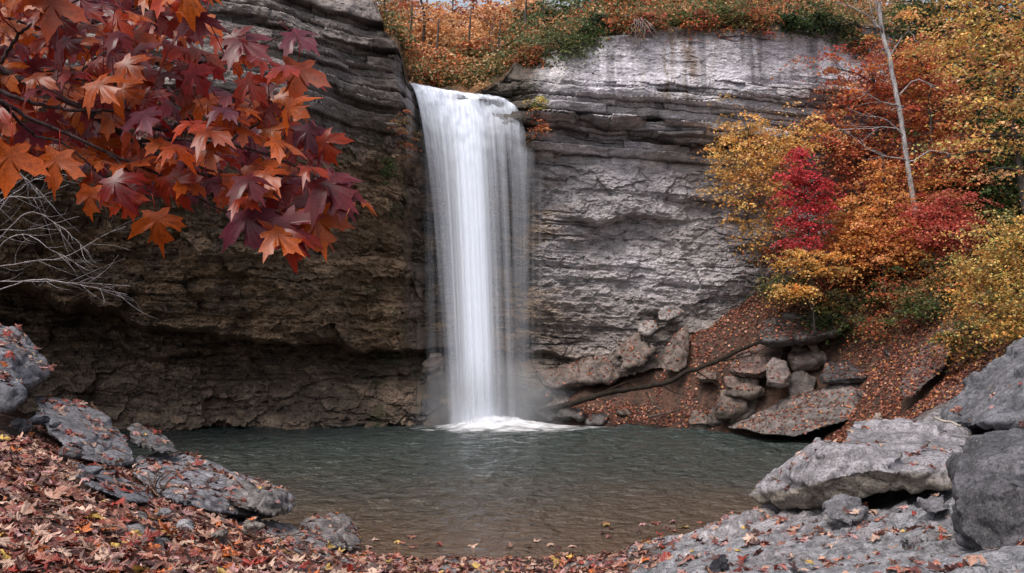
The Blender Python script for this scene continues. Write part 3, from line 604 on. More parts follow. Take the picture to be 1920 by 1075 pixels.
# ------------------------------------------------------------------ pool
def build_pool():
    m, n, out = new_mat('pool_water')
    geo = N(n, 'ShaderNodeNewGeometry'); sp = N(n, 'ShaderNodeSeparateXYZ'); n.links.new(geo.outputs['Position'], sp.inputs[0])
    nz = N(n, 'ShaderNodeTexNoise', Scale=.18, Detail=3); n.links.new(geo.outputs['Position'], nz.inputs[0])
    a = N(n, 'ShaderNodeMath', operation='MULTIPLY_ADD'); n.links.new(nz.outputs[0], a.inputs[0]); a.inputs[1].default_value = 7; n.links.new(sp.outputs[1], a.inputs[2])
    mr = N(n, 'ShaderNodeMapRange'); n.links.new(a.outputs[0], mr.inputs[0]); mr.inputs[1].default_value = 20; mr.inputs[2].default_value = 36
    c = ramp(n, mr.outputs[0], [(0, (.10, .064, .042)), (.22, (.075, .056, .04)), (.48, (.044, .048, .042)), (1, (.036, .05, .047))])
    b = N(n, 'ShaderNodeBsdfPrincipled'); n.links.new(c, b.inputs['Base Color']); b.inputs['Roughness'].default_value = .1; b.inputs['IOR'].default_value = 1.33
    mp = N(n, 'ShaderNodeMapping'); mp.inputs['Scale'].default_value = (1, 1.05, 1); n.links.new(geo.outputs['Position'], mp.inputs[0])
    w1 = N(n, 'ShaderNodeTexNoise', Scale=2.1, Detail=5, Roughness=.55, Distortion=.4); n.links.new(mp.outputs[0], w1.inputs[0])
    w2 = N(n, 'ShaderNodeTexNoise', Scale=6, Detail=3, Roughness=.5, Distortion=.6); n.links.new(mp.outputs[0], w2.inputs[0])
    ad = N(n, 'ShaderNodeMath', operation='MULTIPLY_ADD'); n.links.new(w2.outputs[0], ad.inputs[0]); ad.inputs[1].default_value = .25; n.links.new(w1.outputs[0], ad.inputs[2])
    bp = N(n, 'ShaderNodeBump', Strength=.9, Distance=.55); n.links.new(ad.outputs[0], bp.inputs['Height']); n.links.new(bp.outputs[0], b.inputs['Normal'])
    n.links.new(b.outputs[0], out.inputs[0])
    ys = 15.5 + 22.5 * np.linspace(0, 1, 330) ** 1.1; us = np.linspace(-1, 1, 350)
    X = us[None, :] * (ys[:, None] * .62 + 2); Y = np.repeat(ys[:, None], 350, 1)
    p = np.stack([X.ravel() * .8, Y.ravel() * 1.4, X.ravel() * 0], 1)
    q = P(920, 806, 32); r = np.hypot(X - q[0], Y - q[1]).ravel()
    pw = np.stack([X.ravel() * 1.25 + .3 * np.sin(Y.ravel() * 2), Y.ravel() * 1.9, X.ravel() * 0 + 2], 1); chop = np.clip(fbm(pw * 1.15, 2), -1, 1); calm = sstep(16.8, 21, Y.ravel())
    z = .012 * fbm(p, 3) + (.011 + .030 * calm) * np.abs(chop) ** .8 * np.sign(chop) + .035 * np.sin(r * 4.5 + fbm(p * .5, 2)) * np.exp(-r / 3.5)
    me = make_mesh('pool_water', np.stack([X.ravel(), Y.ravel(), z], 1), grid_quads(330, 350))
    tag(link('pool_water', me, m), kind='structure')
build_pool()

# ------------------------------------------------------------------ waterfall
def fall_mat(name, su, sv, gain, bias, seed, colr=(.86, .90, .995)):
    m, n, out = new_mat(name)
    uv = N(n, 'ShaderNodeUVMap'); mp = N(n, 'ShaderNodeMapping'); mp.inputs['Scale'].default_value = (su, sv, 1); mp.inputs['Location'].default_value = (seed, seed * 2, 0)
    n.links.new(uv.outputs[0], mp.inputs[0])
    a = N(n, 'ShaderNodeTexNoise', Scale=1, Detail=5, Roughness=.6); n.links.new(mp.outputs[0], a.inputs[0])
    at = N(n, 'ShaderNodeAttribute', attribute_name='Col'); sp = N(n, 'ShaderNodeSeparateColor'); n.links.new(at.outputs[0], sp.inputs[0])
    k = N(n, 'ShaderNodeMath', operation='MULTIPLY_ADD'); n.links.new(a.outputs[0], k.inputs[0]); k.inputs[1].default_value = gain; k.inputs[2].default_value = bias
    k2 = N(n, 'ShaderNodeMath', operation='ADD'); n.links.new(k.outputs[0], k2.inputs[0]); n.links.new(sp.outputs[1], k2.inputs[1]); k2.use_clamp = True
    k3 = N(n, 'ShaderNodeMath', operation='MULTIPLY', use_clamp=True); n.links.new(k2.outputs[0], k3.inputs[0]); n.links.new(sp.outputs[0], k3.inputs[1])
    d = N(n, 'ShaderNodeBsdfDiffuse'); d.inputs[0].default_value = (*colr, 1)
    t = N(n, 'ShaderNodeBsdfTranslucent'); t.inputs[0].default_value = (*colr, 1)
    mx = N(n, 'ShaderNodeMixShader'); mx.inputs[0].default_value = .12; n.links.new(d.outputs[0], mx.inputs[1]); n.links.new(t.outputs[0], mx.inputs[2])
    tr = N(n, 'ShaderNodeBsdfTransparent'); m2 = N(n, 'ShaderNodeMixShader'); n.links.new(k3.outputs[0], m2.inputs[0]); n.links.new(tr.outputs[0], m2.inputs[1]); n.links.new(mx.outputs[0], m2.inputs[2])
    n.links.new(m2.outputs[0], out.inputs[0]); return m
def build_fall():
    root = thing('waterfall', P(920, 806, 32), 'tall silky white waterfall dropping from the notched rim into the pool', 'waterfall')
    rp = np.array(root.location)
    nu, nv = 160, 90
    # lip in pixels, and the foot
    lipx = [0, .1, .3, .5, .7, .85, .95, 1.0]; LX = [764, 785, 832, 872, 912, 945, 966, 974]; LY = [156, 160, 170, 176, 180, 186, 200, 212]
    ft = [0, .3, .7, 1.0]; FX = [840, 872, 950, 1000]
    mats = [fall_mat('falling_water_dense', 20, .5, 1.7, -.2, 3), fall_mat('falling_water_strands', 34, .5, 1.9, -.75, 11), fall_mat('falling_water_veil', 12, .5, 1.4, -.4, 23)]
    for k in range(3):
        u = np.linspace(0, 1, nu)[None, :]; v = np.linspace(0, 1, nv)[:, None] ** 1.35
        lx, ly = np.interp(u, lipx, LX), np.interp(u, lipx, LY); fx = np.interp(u, ft, FX)
        D0 = 33.25 + 0 * u; Dz = 32.0 - .18 * k
        zt = zof(ly, 33.1) + .05; z = zt * (1 - v) + (-.02) * v
        s = np.sqrt(v)                                        # thrown outwards: sideways travel grows with the root of the drop
        # small ledge in the right half, where the water breaks and steps out
        led = sstep(.45, .75, u)
        sfl = s - .10 * led * (sstep(.0, .05, v) - sstep(.05, .13, v)) * 1.0
        Dd = D0 + (Dz - D0) * np.clip(sfl * (1.05 - .05 * s), 0, 1) - .08 * k
        lumps = .16 * fbm(np.stack([(u + 0 * v).ravel() * 13, (v + 0 * u).ravel() * 26, 0 * (u + v).ravel() + k], 1), 2).reshape(nv, nu) * np.exp(-v * 7)
        Dd = Dd - lumps
        px = lx + (fx - lx) * s + 5 * led * sstep(.03, .07, v) * (1 - .6 * v)
        X = (px - 960) / F * Dd; Z = z + 0 * u
        V = np.stack([X, Dd + 0 * X, Z], -1).reshape(-1, 3)
        # how much water each part of the sheet carries
        uu = (u + 0 * v); vv = (v + 0 * u)
        dens = np.interp(uu, [0, .06, .2, .36, .56, .64, .70, .755, .80, .9, 1.0], [.0, .12, .36, .92, .92, .32, .10, .45, .10, .05, .0])
        topd = np.interp(uu, [0, .02, .2, .5, .62, .8, .9, .97, 1], [.3, 1, 1, .9, .7, .75, .7, .5, .1])
        a = topd * np.exp(-vv * 5.5) + dens * (1 - np.exp(-vv * 5.5)) 
        if k == 2:
            a = np.interp(uu, [0, .12, .5, .85, 1], [0, .42, .5, .34, 0]) * (.3 + .6 * vv)
        a = a * (1 - .0 * vv)
        add = .45 * np.exp(-((uu - .47) / .13) ** 2) * (1 - .35 * vv) + .35 * np.exp(-(vv / .13) ** 2) * (uu < .93) - .3 * led * (1 - np.exp(-vv * 8))
        add = add + .35 * sstep(.88, 1, vv)
        cc = np.stack([a.ravel(), np.clip(add, -.5, 1).ravel(), 0 * a.ravel()], 1)
        uvv = np.stack([uu.ravel() + .0 * vv.ravel(), np.sqrt(vv).ravel()], 1)
        me = make_mesh('water_sheet', V - rp, grid_quads(nv, nu)[:, ::-1], cc, True, uvv)
        link('water_sheet', me, mats[k], root)
    # thin side veils right of the main fall
    vm = fall_mat('falling_water_threads', 6, .6, 1.8, -.5, 41)
    for j, (x0, x1, yt, xb0, xb1, dd) in enumerate(((960, 1004, 262, 958, 1003, 33.1), (1000, 1022, 300, 1000, 1018, 33.9), (782, 806, 205, 800, 838, 33.2))):
        u = np.linspace(0, 1, 40)[None, :]; v = np.linspace(0, 1, 70)[:, None] ** 1.2
        s = np.sqrt(v); Dd = dd - .75 * s * (j != 1) + 0 * u
        zt = zof(yt + 18 * u * (j == 0), dd); Z = zt * (1 - v) + (.1 if j else -.02) * v
        px = (x0 + (x1 - x0) * u) * (1 - s) + (xb0 + (xb1 - xb0) * u) * s
        X = (px - 960) / F * Dd
        a = np.sin(np.pi * u) ** .7 * np.interp(v, [0, .03, .2, 1], [0, .9, .6, .3 if j != 1 else 0.1]) * (.5, .2, .3)[j]
        me = make_mesh('water_thread', np.stack([X, Dd + 0 * X, Z + 0 * X], -1).reshape(-1, 3) - rp, grid_quads(70, 40)[:, ::-1], np.stack([(a + 0 * u).ravel(), 0 * (a + 0 * u).ravel(), 0 * (a + 0 * u).ravel()], 1), True,
                       np.stack([(u + 0 * v).ravel() + j, (s + 0 * u).ravel()], 1))
        link('water_thread', me, vm, root)
    # side trickles over the black ledge at the foot
    g = Geo()
    # foam skirt where the water lands: low fringed mound, opaque in the middle, thinning outwards
    nr_, na = 40, 140
    rr = np.linspace(0, 1, nr_)[:, None]; aa = np.linspace(0, 2 * np.pi, na)[None, :]
    cx = P(918, 805, 31.9)
    rx = 3.4 * (1 + .25 * np.cos(aa)) ; ry = 1.35
    X = cx[0] + rr * rx * np.cos(aa); Y = cx[1] + rr * ry * np.sin(aa)
    pn = np.stack([X.ravel() * 3, Y.ravel() * 3, X.ravel() * 0], 1)
    Z = .035 + .34 * np.exp(-(rr / .42) ** 2) * (1 + .35 * fbm(pn, 3).reshape(X.shape)) - .03 * rr
    a = np.clip(1.15 - 1.2 * rr + .35 * fbm(pn * np.array([.7, 1.6, 1]), 3).reshape(X.shape), 0, 1) ** 1.4 * (rr < .995)
    m, n, out = new_mat('foam')
    at = N(n, 'ShaderNodeAttribute', attribute_name='Col'); sp = N(n, 'ShaderNodeSeparateColor'); n.links.new(at.outputs[0], sp.inputs[0])
    d = N(n, 'ShaderNodeBsdfDiffuse'); d.inputs[0].default_value = (.95, .95, .97, 1); tr = N(n, 'ShaderNodeBsdfTransparent'); mx = N(n, 'ShaderNodeMixShader')
    n.links.new(sp.outputs[0], mx.inputs[0]); n.links.new(tr.outputs[0], mx.inputs[1]); n.links.new(d.outputs[0], mx.inputs[2]); n.links.new(mx.outputs[0], out.inputs[0])
    me = make_mesh('foam', np.stack([X, Y, Z], -1).reshape(-1, 3) - rp, grid_quads(nr_, na), np.stack([a.ravel()] * 3, 1))
    link('foam', me, m, root)
    # spray cloud
    m, n, out = new_mat('spray_mist')
    tc = N(n, 'ShaderNodeTexCoord'); ln = N(n, 'ShaderNodeVectorMath', operation='LENGTH'); n.links.new(tc.outputs['Object'], ln.inputs[0])
    mr = N(n, 'ShaderNodeMapRange', interpolation_type='SMOOTHSTEP'); n.links.new(ln.outputs['Value'], mr.inputs[0]); mr.inputs[1].default_value = 1; mr.inputs[2].default_value = .1; mr.inputs[3].default_value = 0; mr.inputs[4].default_value = 1.1
    pv = N(n, 'ShaderNodeVolumePrincipled'); pv.inputs['Color'].default_value = (.93, .94, .97, 1); n.links.new(mr.outputs[0], pv.inputs['Density']); n.links.new(pv.outputs[0], out.inputs['Volume'])
    bm = bmesh.new(); bmesh.ops.create_icosphere(bm, subdivisions=4, radius=1); me = bpy.data.meshes.new('spray_mist'); bm.to_mesh(me); bm.free()
    o = link('spray_mist', me, m, root); o.location = Vector((.0, .35, .7)); o.scale = (2.9, 1.3, 2.1)
build_fall()

# ------------------------------------------------------------------ leaf shapes
def maple_outline():
    h = [(0, 0), (.10, -.03), (.22, -.11), (.42, -.12), (.37, .0), (.35, .09), (.52, .15), (.74, .22), (.67, .33), (.88, .55), (.66, .54), (.57, .63), (.42, .53), (.24, .45), (.24, .61), (.39, .82), (.24, .81), (.17, .91), (.09, .98), (0, 1.2)]
    return h
def maple_mesh(kind, seed, detail=True, crumple=.0):
    """leaf in its own space: stalk end at origin, tip along +Y, upper side +Z"""
    rr = np.random.default_rng(seed); h = np.array(maple_outline())
    if not detail: h = h[[0, 2, 3, 5, 7, 9, 11, 13, 15, 17, 19]]
    L = h.copy(); L[:, 0] *= -1; o = np.concatenate([h, L[1:-1][::-1]])
    o = o * (1 + .07 * rr.normal(size=(len(o), 1))); o[0] = 0
    k = len(o); cen = np.array([0, .22])
    rings = [cen + (o - cen) * f for f in ((.0, .5, 1.) if detail else (.0, 1.))]
    V = [cen]; 
    for r_ in rings[1:]: V += list(r_)
    V = np.array(V); T = [[0, 1 + i, 1 + (i + 1) % k] for i in range(k)]; Q = []
    if detail: Q = [[1 + i, 1 + k + i, 1 + k + (i + 1) % k, 1 + (i + 1) % k] for i in range(k)]
    x, y = V[:, 0], V[:, 1] - .22
    ang = np.arctan2(x, y); r = np.hypot(x, y)
    ribs = np.abs(np.sin(ang * 2.5 * .9)); cup = rr.uniform(.05, .5); dr = rr.uniform(.05, .5)
    z = .03 * ribs * r - cup * x ** 2 - dr * np.clip(V[:, 1] - .2, 0, 2) ** 2 + rr.uniform(-.45, .45) * x * y - .35 * np.clip(r - .45, 0, 1) ** 1.5 * rr.uniform(.2, 1.6) + .10 * np.sin(ang * 2 + rr.uniform(0, 6)) * r ** 2
    if crumple: z = z + crumple * (rr.normal(size=len(V)) * .17 * r + rr.uniform(-.6, 1.3) * x ** 2 + rr.uniform(-.5, 1.0) * y ** 2)
    return np.stack([V[:, 0], V[:, 1], z], 1), np.array(T), np.array(Q)

# ------------------------------------------------------------------ leaf litter
C.view_layer.update()
DG = C.evaluated_depsgraph_get()
DRY = np.array([(.30, .12, .08), (.15, .04, .03), (.33, .18, .125), (.08, .028, .022), (.42, .28, .21), (.24, .03, .016), (.42, .11, .025), (.07, .03, .025), (.33, .17, .16), (.42, .26, .2), (.5, .32, .07)])
DRYP = np.array([.16, .14, .15, .10, .11, .07, .05, .08, .08, .04, .02])
FARC = np.array([(.22, .065, .035), (.14, .035, .022), (.36, .13, .06), (.12, .035, .025), (.48, .26, .17), (.07, .03, .02), (.42, .2, .05)]); FARP = np.array([.25, .25, .16, .16, .05, .1, .03])
def drop(x, y, z0):
    ok, loc, nor, idx, ob, _ = SC.ray_cast(DG, Vector((x, y, max(z0, 0) + 2.6)), Vector((0, 0, -1)))
    if not ok: return None
    return loc, nor, ob
def frames(nor, n):
    yaw = rng.uniform(0, 2 * np.pi, n); u = np.stack([np.cos(yaw), np.sin(yaw), 0 * yaw], 1)
    u = u - nor * (u * nor).sum(1)[:, None]; u /= np.linalg.norm(u, axis=1)[:, None]; v = np.cross(nor, u); return u, v
def scatter_mesh(name, label, pos, nor, size, cols, variants, mat, kind='stuff', cat=None):
    g = Geo(); n = len(pos); u, v = frames(nor, n); vi = rng.integers(0, len(variants), n)
    for k, (LV, LT, LQ) in enumerate(variants):
        s = np.where(vi == k)[0]
        if not len(s): continue
        L = LV - LV.mean(0) * np.array([1, 1, 0])
        W = pos[s][:, None] + size[s][:, None, None] * (L[None, :, 0:1] * u[s][:, None] + L[None, :, 1:2] * v[s][:, None] + L[None, :, 2:3] * nor[s][:, None])
        nb = len(L); off = (np.arange(len(s)) * nb)[:, None, None]
        cc = np.repeat(cols[s], nb, axis=0)
        g.add(W.reshape(-1, 3), (LQ[None] + off).reshape(-1, 4) if len(LQ) else None, (LT[None] + off).reshape(-1, 3) if len(LT) else None, cc)
    o = g.build(name, mat, smooth=False); return tag(o, label, cat, kind=kind)
def near_litter():
    pos, nor, kinds = [], [], []
    tries = 52000
    D = 5.2 + (19 - 5.2) * rng.random(tries) ** 1.1; px = rng.uniform(-250, 2150, tries)
    # make sampling uniform per area
    keep = rng.random(tries) < (D / 19); D, px = D[keep], px[keep]
    x = (px - 960) / F * D
    pn = np.stack([x * .9, D * .9, x * 0], 1); cl = fbm(pn, 3); cl2 = fbm(pn * 2.6 + 9, 3)
    Z0 = ground_base(x, D)
    for i in range(len(D)):
        h = drop(x[i], D[i], Z0[i])
        if h is None: continue
        loc, nr, ob = h
        if loc.z < .015 or nr.z < .35 or ob.name.startswith('pool') or loc.z > 4.2: continue
        pxx = px[i]
        isg = ob.name == 'ground'
        if pxx < 1180:
            pr = 1.0 if isg else .10 + .5 * (cl2[i] > .3)
            if isg and pxx > 230 and D[i] > 9: pr = .45 + .75 * (cl[i] > -.1)
            if isg and pxx > 600: pr = .85
        else:
            pr = .05 + .75 * (cl2[i] > .48)
            if ob.name.startswith('boulder'): pr = .02 + .5 * (cl2[i] > .62)
        if rng.random() > pr: continue
        pos.append(loc); nor.append(nr); kinds.append(pxx)
    pos = np.array(pos); nor = np.array(nor); n = len(pos)
    nn = nor + rng.normal(size=(n, 3)) * np.array([.21, .21, .1]); nn /= np.linalg.norm(nn, axis=1)[:, None]
    pos = pos + nor * rng.uniform(.005, .05, n)[:, None]
    size = rng.uniform(.045, .125, n) * (.8 + .25 * (np.array(kinds) < 500))
    cols = DRY[rng.choice(len(DRY), n, p=DRYP)] * rng.uniform(.65, 1.25, (n, 1))
    # the leaves that show largest become objects of their own
    show = size / pos[:, 1]; pxs = pxof(pos[:, 0], pos[:, 1]); pys = 537.5 - (pos[:, 2] - CAMZ) * F / pos[:, 1]
    vis = (pxs > -10) & (pxs < 1930) & (pys < 1085)
    order = np.argsort(-(show * vis)); solo = order[:290]; rest = np.setdiff1d(np.arange(n), solo)
    variants = [maple_mesh('d', 100 + k, False, .65) for k in range(10)]
    scatter_mesh('leaf_litter', 'bed of fallen red and brown leaves over the near bank', pos[rest], nn[rest], size[rest] * 1.05, cols[rest], variants, M_LITTER)
    protos = []
    for k in range(10):
        LV, LT, LQ = maple_mesh('d', 200 + k, True, .65); g = Geo(); g.add(LV - LV.mean(0) * np.array([1, 1, 0]), LQ, LT, (1, 1, 1))
        V = np.concatenate(g.V); me = make_mesh('fallen_leaf', V, [np.concatenate(g.Q), np.concatenate(g.T)], np.ones((len(V), 3)), False); me.materials.append(M_LITTER); protos.append(me)
    for i in solo:
        o = bpy.data.objects.new('fallen_leaf', protos[rng.integers(0, 10)]); COL.objects.link(o)
        z = Vector(nn[i]); q = z.to_track_quat('Z', 'Y') @ Euler((0, 0, rng.uniform(0, 6.3))).to_quaternion()
        o.rotation_mode = 'QUATERNION'; o.rotation_quaternion = q; o.location = Vector(pos[i]) + z * .02; o.scale = (size[i] * 1.05,) * 3
        o.color = (*cols[i], 1)
        lft = pxs[i] < 1180
        tag(o, 'curled dry red-brown maple leaf on top of the litter in the lower left corner' if lft else 'dry red-brown maple leaf lying on the rocks at the lower right', 'leaf', 'large fallen leaves on the left bank' if lft else 'fallen leaves on the right rocks')
near_litter()
def far_litter():
    n = 78000; D = rng.uniform(23, 36.5, n); px = rng.uniform(980, 2100, n); x = (px - 960) / F * D
    pn = np.stack([x, D, x * 0], 1); cl = fbm(pn * .9, 3); pos, nor = [], []; Z0 = ground_base(x, D)
    for i in range(n):
        if rng.random() < .08 - .3 * cl[i] * .5: continue
        h = drop(x[i], D[i], Z0[i])
        if h is None: continue
        loc, nr, ob = h
        if loc.z < .03 or ob.name.startswith(('pool', 'cliff', 'plateau', 'waterfall', 'spray', 'water_', 'foam')) or nr.z < .3: continue
        if ob.name != 'ground' and rng.random() > (.30 if 'leaf-strewn' not in ob.get('label', '') else .8): continue
        pos.append(loc); nor.append(nr)
    pos = np.array(pos); nor = np.array(nor); n = len(pos)
    nn = nor + rng.normal(size=(n, 3)) * .4; nn /= np.linalg.norm(nn, axis=1)[:, None]
    V = np.array([(-.5, 0, 0), (0, -.4, .1), (.5, 0, 0), (0, .45, .12)]); var = [(V, np.zeros((0, 3), int), np.array([[0, 1, 2, 3]]))]
    cols = FARC[rng.choice(len(FARC), n, p=FARP)] * rng.uniform(.6, 1.3, (n, 1))
    scatter_mesh('leaf_litter', 'carpet of rust-red leaves on the slope beyond the pool', pos + nor * .03, nn, rng.uniform(.05, .11, n), cols, var, M_LITTER)
    print('far litter', n)
far_litter()

# ------------------------------------------------------------------ trees
def leaf_cards(g, cen, size, cols, flat=.5):
    n = len(cen); nr = rng.normal(size=(n, 3)); nr[:, 2] = np.abs(nr[:, 2]) + flat; nr /= np.linalg.norm(nr, axis=1)[:, None]
    u, v = frames(nr, n); s = size[:, None]
    b = rng.uniform(-.15, .25, (n, 1)) * s
    V = np.stack([cen - u * s * .5, cen - v * s * .36 + nr * b, cen + u * s * .5, cen + v * s * .36 + nr * b], 1).reshape(-1, 3)
    Q = np.arange(4 * n).reshape(n, 4); g.add(V, Q, None, np.repeat(cols, 4, 0))
PAL = {
 'yellow': [(.50, .28, .04), (.55, .34, .07), (.45, .22, .03), (.38, .24, .05), (.55, .38, .12)],
 'gold': [(.50, .20, .02), (.55, .26, .03), (.42, .15, .02), (.48, .24, .04)],
 'crimson': [(.42, .025, .03), (.32, .015, .02), (.50, .05, .06), (.36, .02, .03)],
 'rust': [(.34, .085, .02), (.42, .12, .03), (.28, .06, .02), (.36, .10, .03), (.25, .04, .02)],
 'redorange': [(.36, .055, .025), (.30, .04, .02), (.42, .10, .03), (.26, .03, .02)],
 'orange': [(.48, .16, .03), (.52, .20, .05), (.40, .11, .02), (.45, .2, .07)],
 'pink': [(.42, .08, .05), (.36, .05, .04), (.46, .12, .06)],
 'lime': [(.38, .30, .05), (.46, .36, .08), (.30, .26, .05), (.50, .33, .07), (.22, .22, .05)],
 'green': [(.05, .085, .025), (.035, .06, .02), (.07, .10, .03), (.10, .10, .03)],
 'dark': [(.022, .04, .016), (.03, .05, .018), (.018, .03, .014)],
 'haze': [(.52, .27, .10), (.58, .33, .14), (.46, .21, .08), (.60, .38, .20)],  # orange leaves paled: distance haze mixed into the colour
 'moss': [(.13, .15, .06), (.17, .18, .07), (.10, .12, .05)],  # green leaves paled with the same painted haze
 'olive': [(.12, .11, .03), (.09, .08, .025), (.16, .12, .03), (.2, .11, .03)],
}
for _k in PAL:
    if _k not in ('green', 'dark'): PAL[_k] = [tuple(v * 1.3 + (.06 if _k in ('yellow', 'gold', 'lime', 'orange', 'haze') else .03) for v in c_) for c_ in PAL[_k]]
    else: PAL[_k] = [tuple(v * 1.25 for v in c_) for c_ in PAL[_k]]
def tree(name, label, cat, trunk, r0, clumps, pal, leaves, spray=.35, lsize=.10, group=None, bark=None, bcol=(.06, .05, .045), limbs=True, flat=.16, r1=None, nspray=None):
    """trunk: list of (px,py,D) from the ground up. clumps: (px,py,D,rx,ry[,weight]) in photo pixels"""
    tp = np.array([P(*a) for a in trunk]); base = tp[0]
    root = thing(name, base, label, cat, group)
    bark = bark or M_BARK
    ts = spline(tp, max(8, 5 * len(tp))); ts[1:-1] += rng.normal(size=(len(ts) - 2, 3)) * r0 * .07
    g = Geo(); tube(g, ts - base, np.linspace(r0, r1 if r1 is not None else r0 * .25, len(ts)) * (1 + .6 * np.exp(-np.arange(len(ts)) * 1.2)), 0, 7, bcol); g.build('trunk', bark, root)
    pal_ = PAL[pal] if isinstance(pal, str) else sum([PAL[q] for q in pal], [])
    pal_ = np.array(pal_)
    cg = Geo(); W = np.array([(c[5] if len(c) > 5 else 1) * c[3] * c[4] for c in clumps], float); W /= W.sum()
    for c, wt in zip(clumps, W):
        cx, cy, cD, rx, ry = c[:5]; cen = P(cx, cy, cD); RX = rx / F * cD; RZ = ry / F * cD; RY = RX * .8
        nl = int(leaves * 1.0 * wt); ns = max(4, int((nspray or max(10, leaves / 60)) * wt))
        d = rng.normal(size=(ns, 3)); d /= np.linalg.norm(d, axis=1)[:, None]; d *= rng.random((ns, 1)) ** .4; gs_ = rng.random(ns) < .45; d[gs_] = rng.normal(size=(int(gs_.sum()), 3)) * .62
        sc = cen + d * np.array([RX, RY, RZ]) * 1.12
        # limb for the clump
        k = np.argmin(np.linalg.norm(ts - (cen - np.array([0, 0, RZ * .6])), axis=1)); k = min(k, len(ts) - 2); a0 = ts[k]
        if limbs:
            lg = Geo(); mid = (a0 + cen) / 2 + np.array([0, 0, .08 * np.linalg.norm(cen - a0)])
            lp = spline([a0, mid, cen], 7); tube(lg, lp - base, min(r0 * .45, .05), min(r0 * .2, .018), 5, bcol)
            for s in sc[:: max(1, len(sc) // 16)]:
                m0 = lp[rng.integers(2, 7)]; q = (m0 + s) / 2 + rng.normal(size=3) * .06
                tube(lg, spline([m0, q, s], 5) - base, .012, .005, 3, bcol)
            lg.build('limb', bark, root)
        per = rng.multinomial(nl, np.ones(ns) / ns)
        sid = np.repeat(np.arange(ns), per); off = rng.normal(size=(nl, 3)) * np.array([1, 1, flat]) * spray * rng.uniform(.5, 1.25, (ns, 1))[sid]
        off[:, 2] -= .3 * np.hypot(off[:, 0], off[:, 1]) ** 2 / max(spray, .1)
        tone = rng.uniform(.65, 1.25, (ns, 1)); pick = rng.integers(0, len(pal_), ns)
        ci = np.where(rng.random(nl) < .6, pick[sid], rng.integers(0, len(pal_), nl))
        cols = pal_[ci] * tone[sid] * rng.uniform(.8, 1.2, (nl, 1))
        leaf_cards(cg, sc[sid] + off * 1.15 - base, rng.uniform(.7, 1.35, nl) * lsize * 1.06, cols)
    cr = cg.build('crown', M_LEAF, root, smooth=False); cr['kind'] = 'stuff'
    return root

def bare_limbs(root, base, lines, r, col, mat, name='limb'):
    for ln in lines:
        g = Geo(); pts = spline([P(*a) for a in ln], 12); pts[1:] += rng.normal(size=(11, 3)) * .02
        tube(g, pts - base, r, r * .25, 5, col)
        for q in range(5):
            k = rng.integers(3, 11); a = pts[k]; d = (pts[k] - pts[k - 1]); d /= np.linalg.norm(d); e = a + (d + rng.normal(size=3) * .6) * rng.uniform(.3, .8)
            tube(g, spline([a, (a + e) / 2 + rng.normal(size=3) * .04, e], 5) - base, r * .35, r * .1, 3, col)
        g.build(name, mat, root)

# slope trees, front ones last
tree('maple_tree', 'large rust-red tree in the middle of the slope behind the pale trunk', 'tree', [(1650,470,34),(1645,350,34.3),(1640,200,34.5),(1630,90,34.8)], .11,
     [(1640,150,34.4,70,50),(1600,190,34.3,60,55),(1690,220,34.6,70,55),(1590,260,34.2,60,40),(1650,290,34.3,80,40),(1720,160,34.8,50,50),(1610,330,34,60,30),(1700,330,34,60,40,.8),(1570,130,34.3,30,30,.5),(1540,200,34.2,20,20,.3)], ('redorange', 'rust', 'rust', 'orange'), 14000, .33, .095)
tree('orange_tree', 'orange tree beside the upper right of the pale trunk', 'tree', [(1745,480,32.5),(1750,350,32.8),(1745,230,33),(1740,120,33.2)], .09,
     [(1760,200,33,60,50),(1735,130,33.1,50,40),(1780,280,32.8,60,45),(1740,330,32.6,50,40),(1800,230,33.2,40,40),(1700,95,33.2,50,30),(1770,380,32,50,30),(1820,300,32,40,30)], ('orange', 'rust', 'gold', 'pink'), 12000, .3, .09)
tree('slender_tree', 'slender yellow-leaved tree at the left end of the slope against the rock wall', 'tree', [(1432,528,32.6),(1412,450,32.7),(1390,360,32.8),(1400,260,32.9),(1420,200,33)], .05,
     [(1400,235,32.9,55,38,.8),(1445,285,32.8,75,40),(1385,310,32.7,45,35),(1430,350,32.7,60,45),(1500,260,33,50,45,.8),(1530,230,33.2,35,30,.5),(1400,400,32.6,45,25,.5),(1350,265,32.8,35,14,.3),(1345,320,32.8,30,12,.3),(1470,410,32.6,45,30,.6),(1395,455,32.5,45,15,.35),(1480,190,33,20,15,.2)], ('yellow', 'haze', 'yellow', 'gold'), 9500, .24, .085, bcol=(.10, .085, .075), nspray=260)
tree('orange_tree', 'low golden-orange tree right of the crimson sapling', 'tree', [(1660,560,31.5),(1655,480,31.7),(1660,380,31.9),(1655,290,32)], .07,
     [(1650,400,31.8,70,45),(1620,450,31.6,60,35),(1690,440,31.7,60,35),(1650,320,32,35,35,.8),(1680,480,31.4,60,25),(1600,400,31.8,40,40,.8),(1740,460,31.8,50,25,.7)], ('gold', 'orange'), 11000, .28, .09)
tree('crimson_tree', 'bright crimson sapling in front of the yellow tree', 'tree', [(1523,620,31),(1520,540,31.1),(1515,420,31.2),(1500,280,31.3)], .045,
     [(1500,288,31.3,16,20,.8),(1500,325,31.2,28,16),(1525,345,31.3,28,12),(1490,365,31.2,26,10),(1520,388,31.2,36,11),(1490,412,31.1,26,9),(1530,425,31.1,28,8,.9),(1500,452,31,34,8,1.1),(1540,365,31.2,16,10,.6)], 'crimson', 5200, .19, .08, nspray=120)
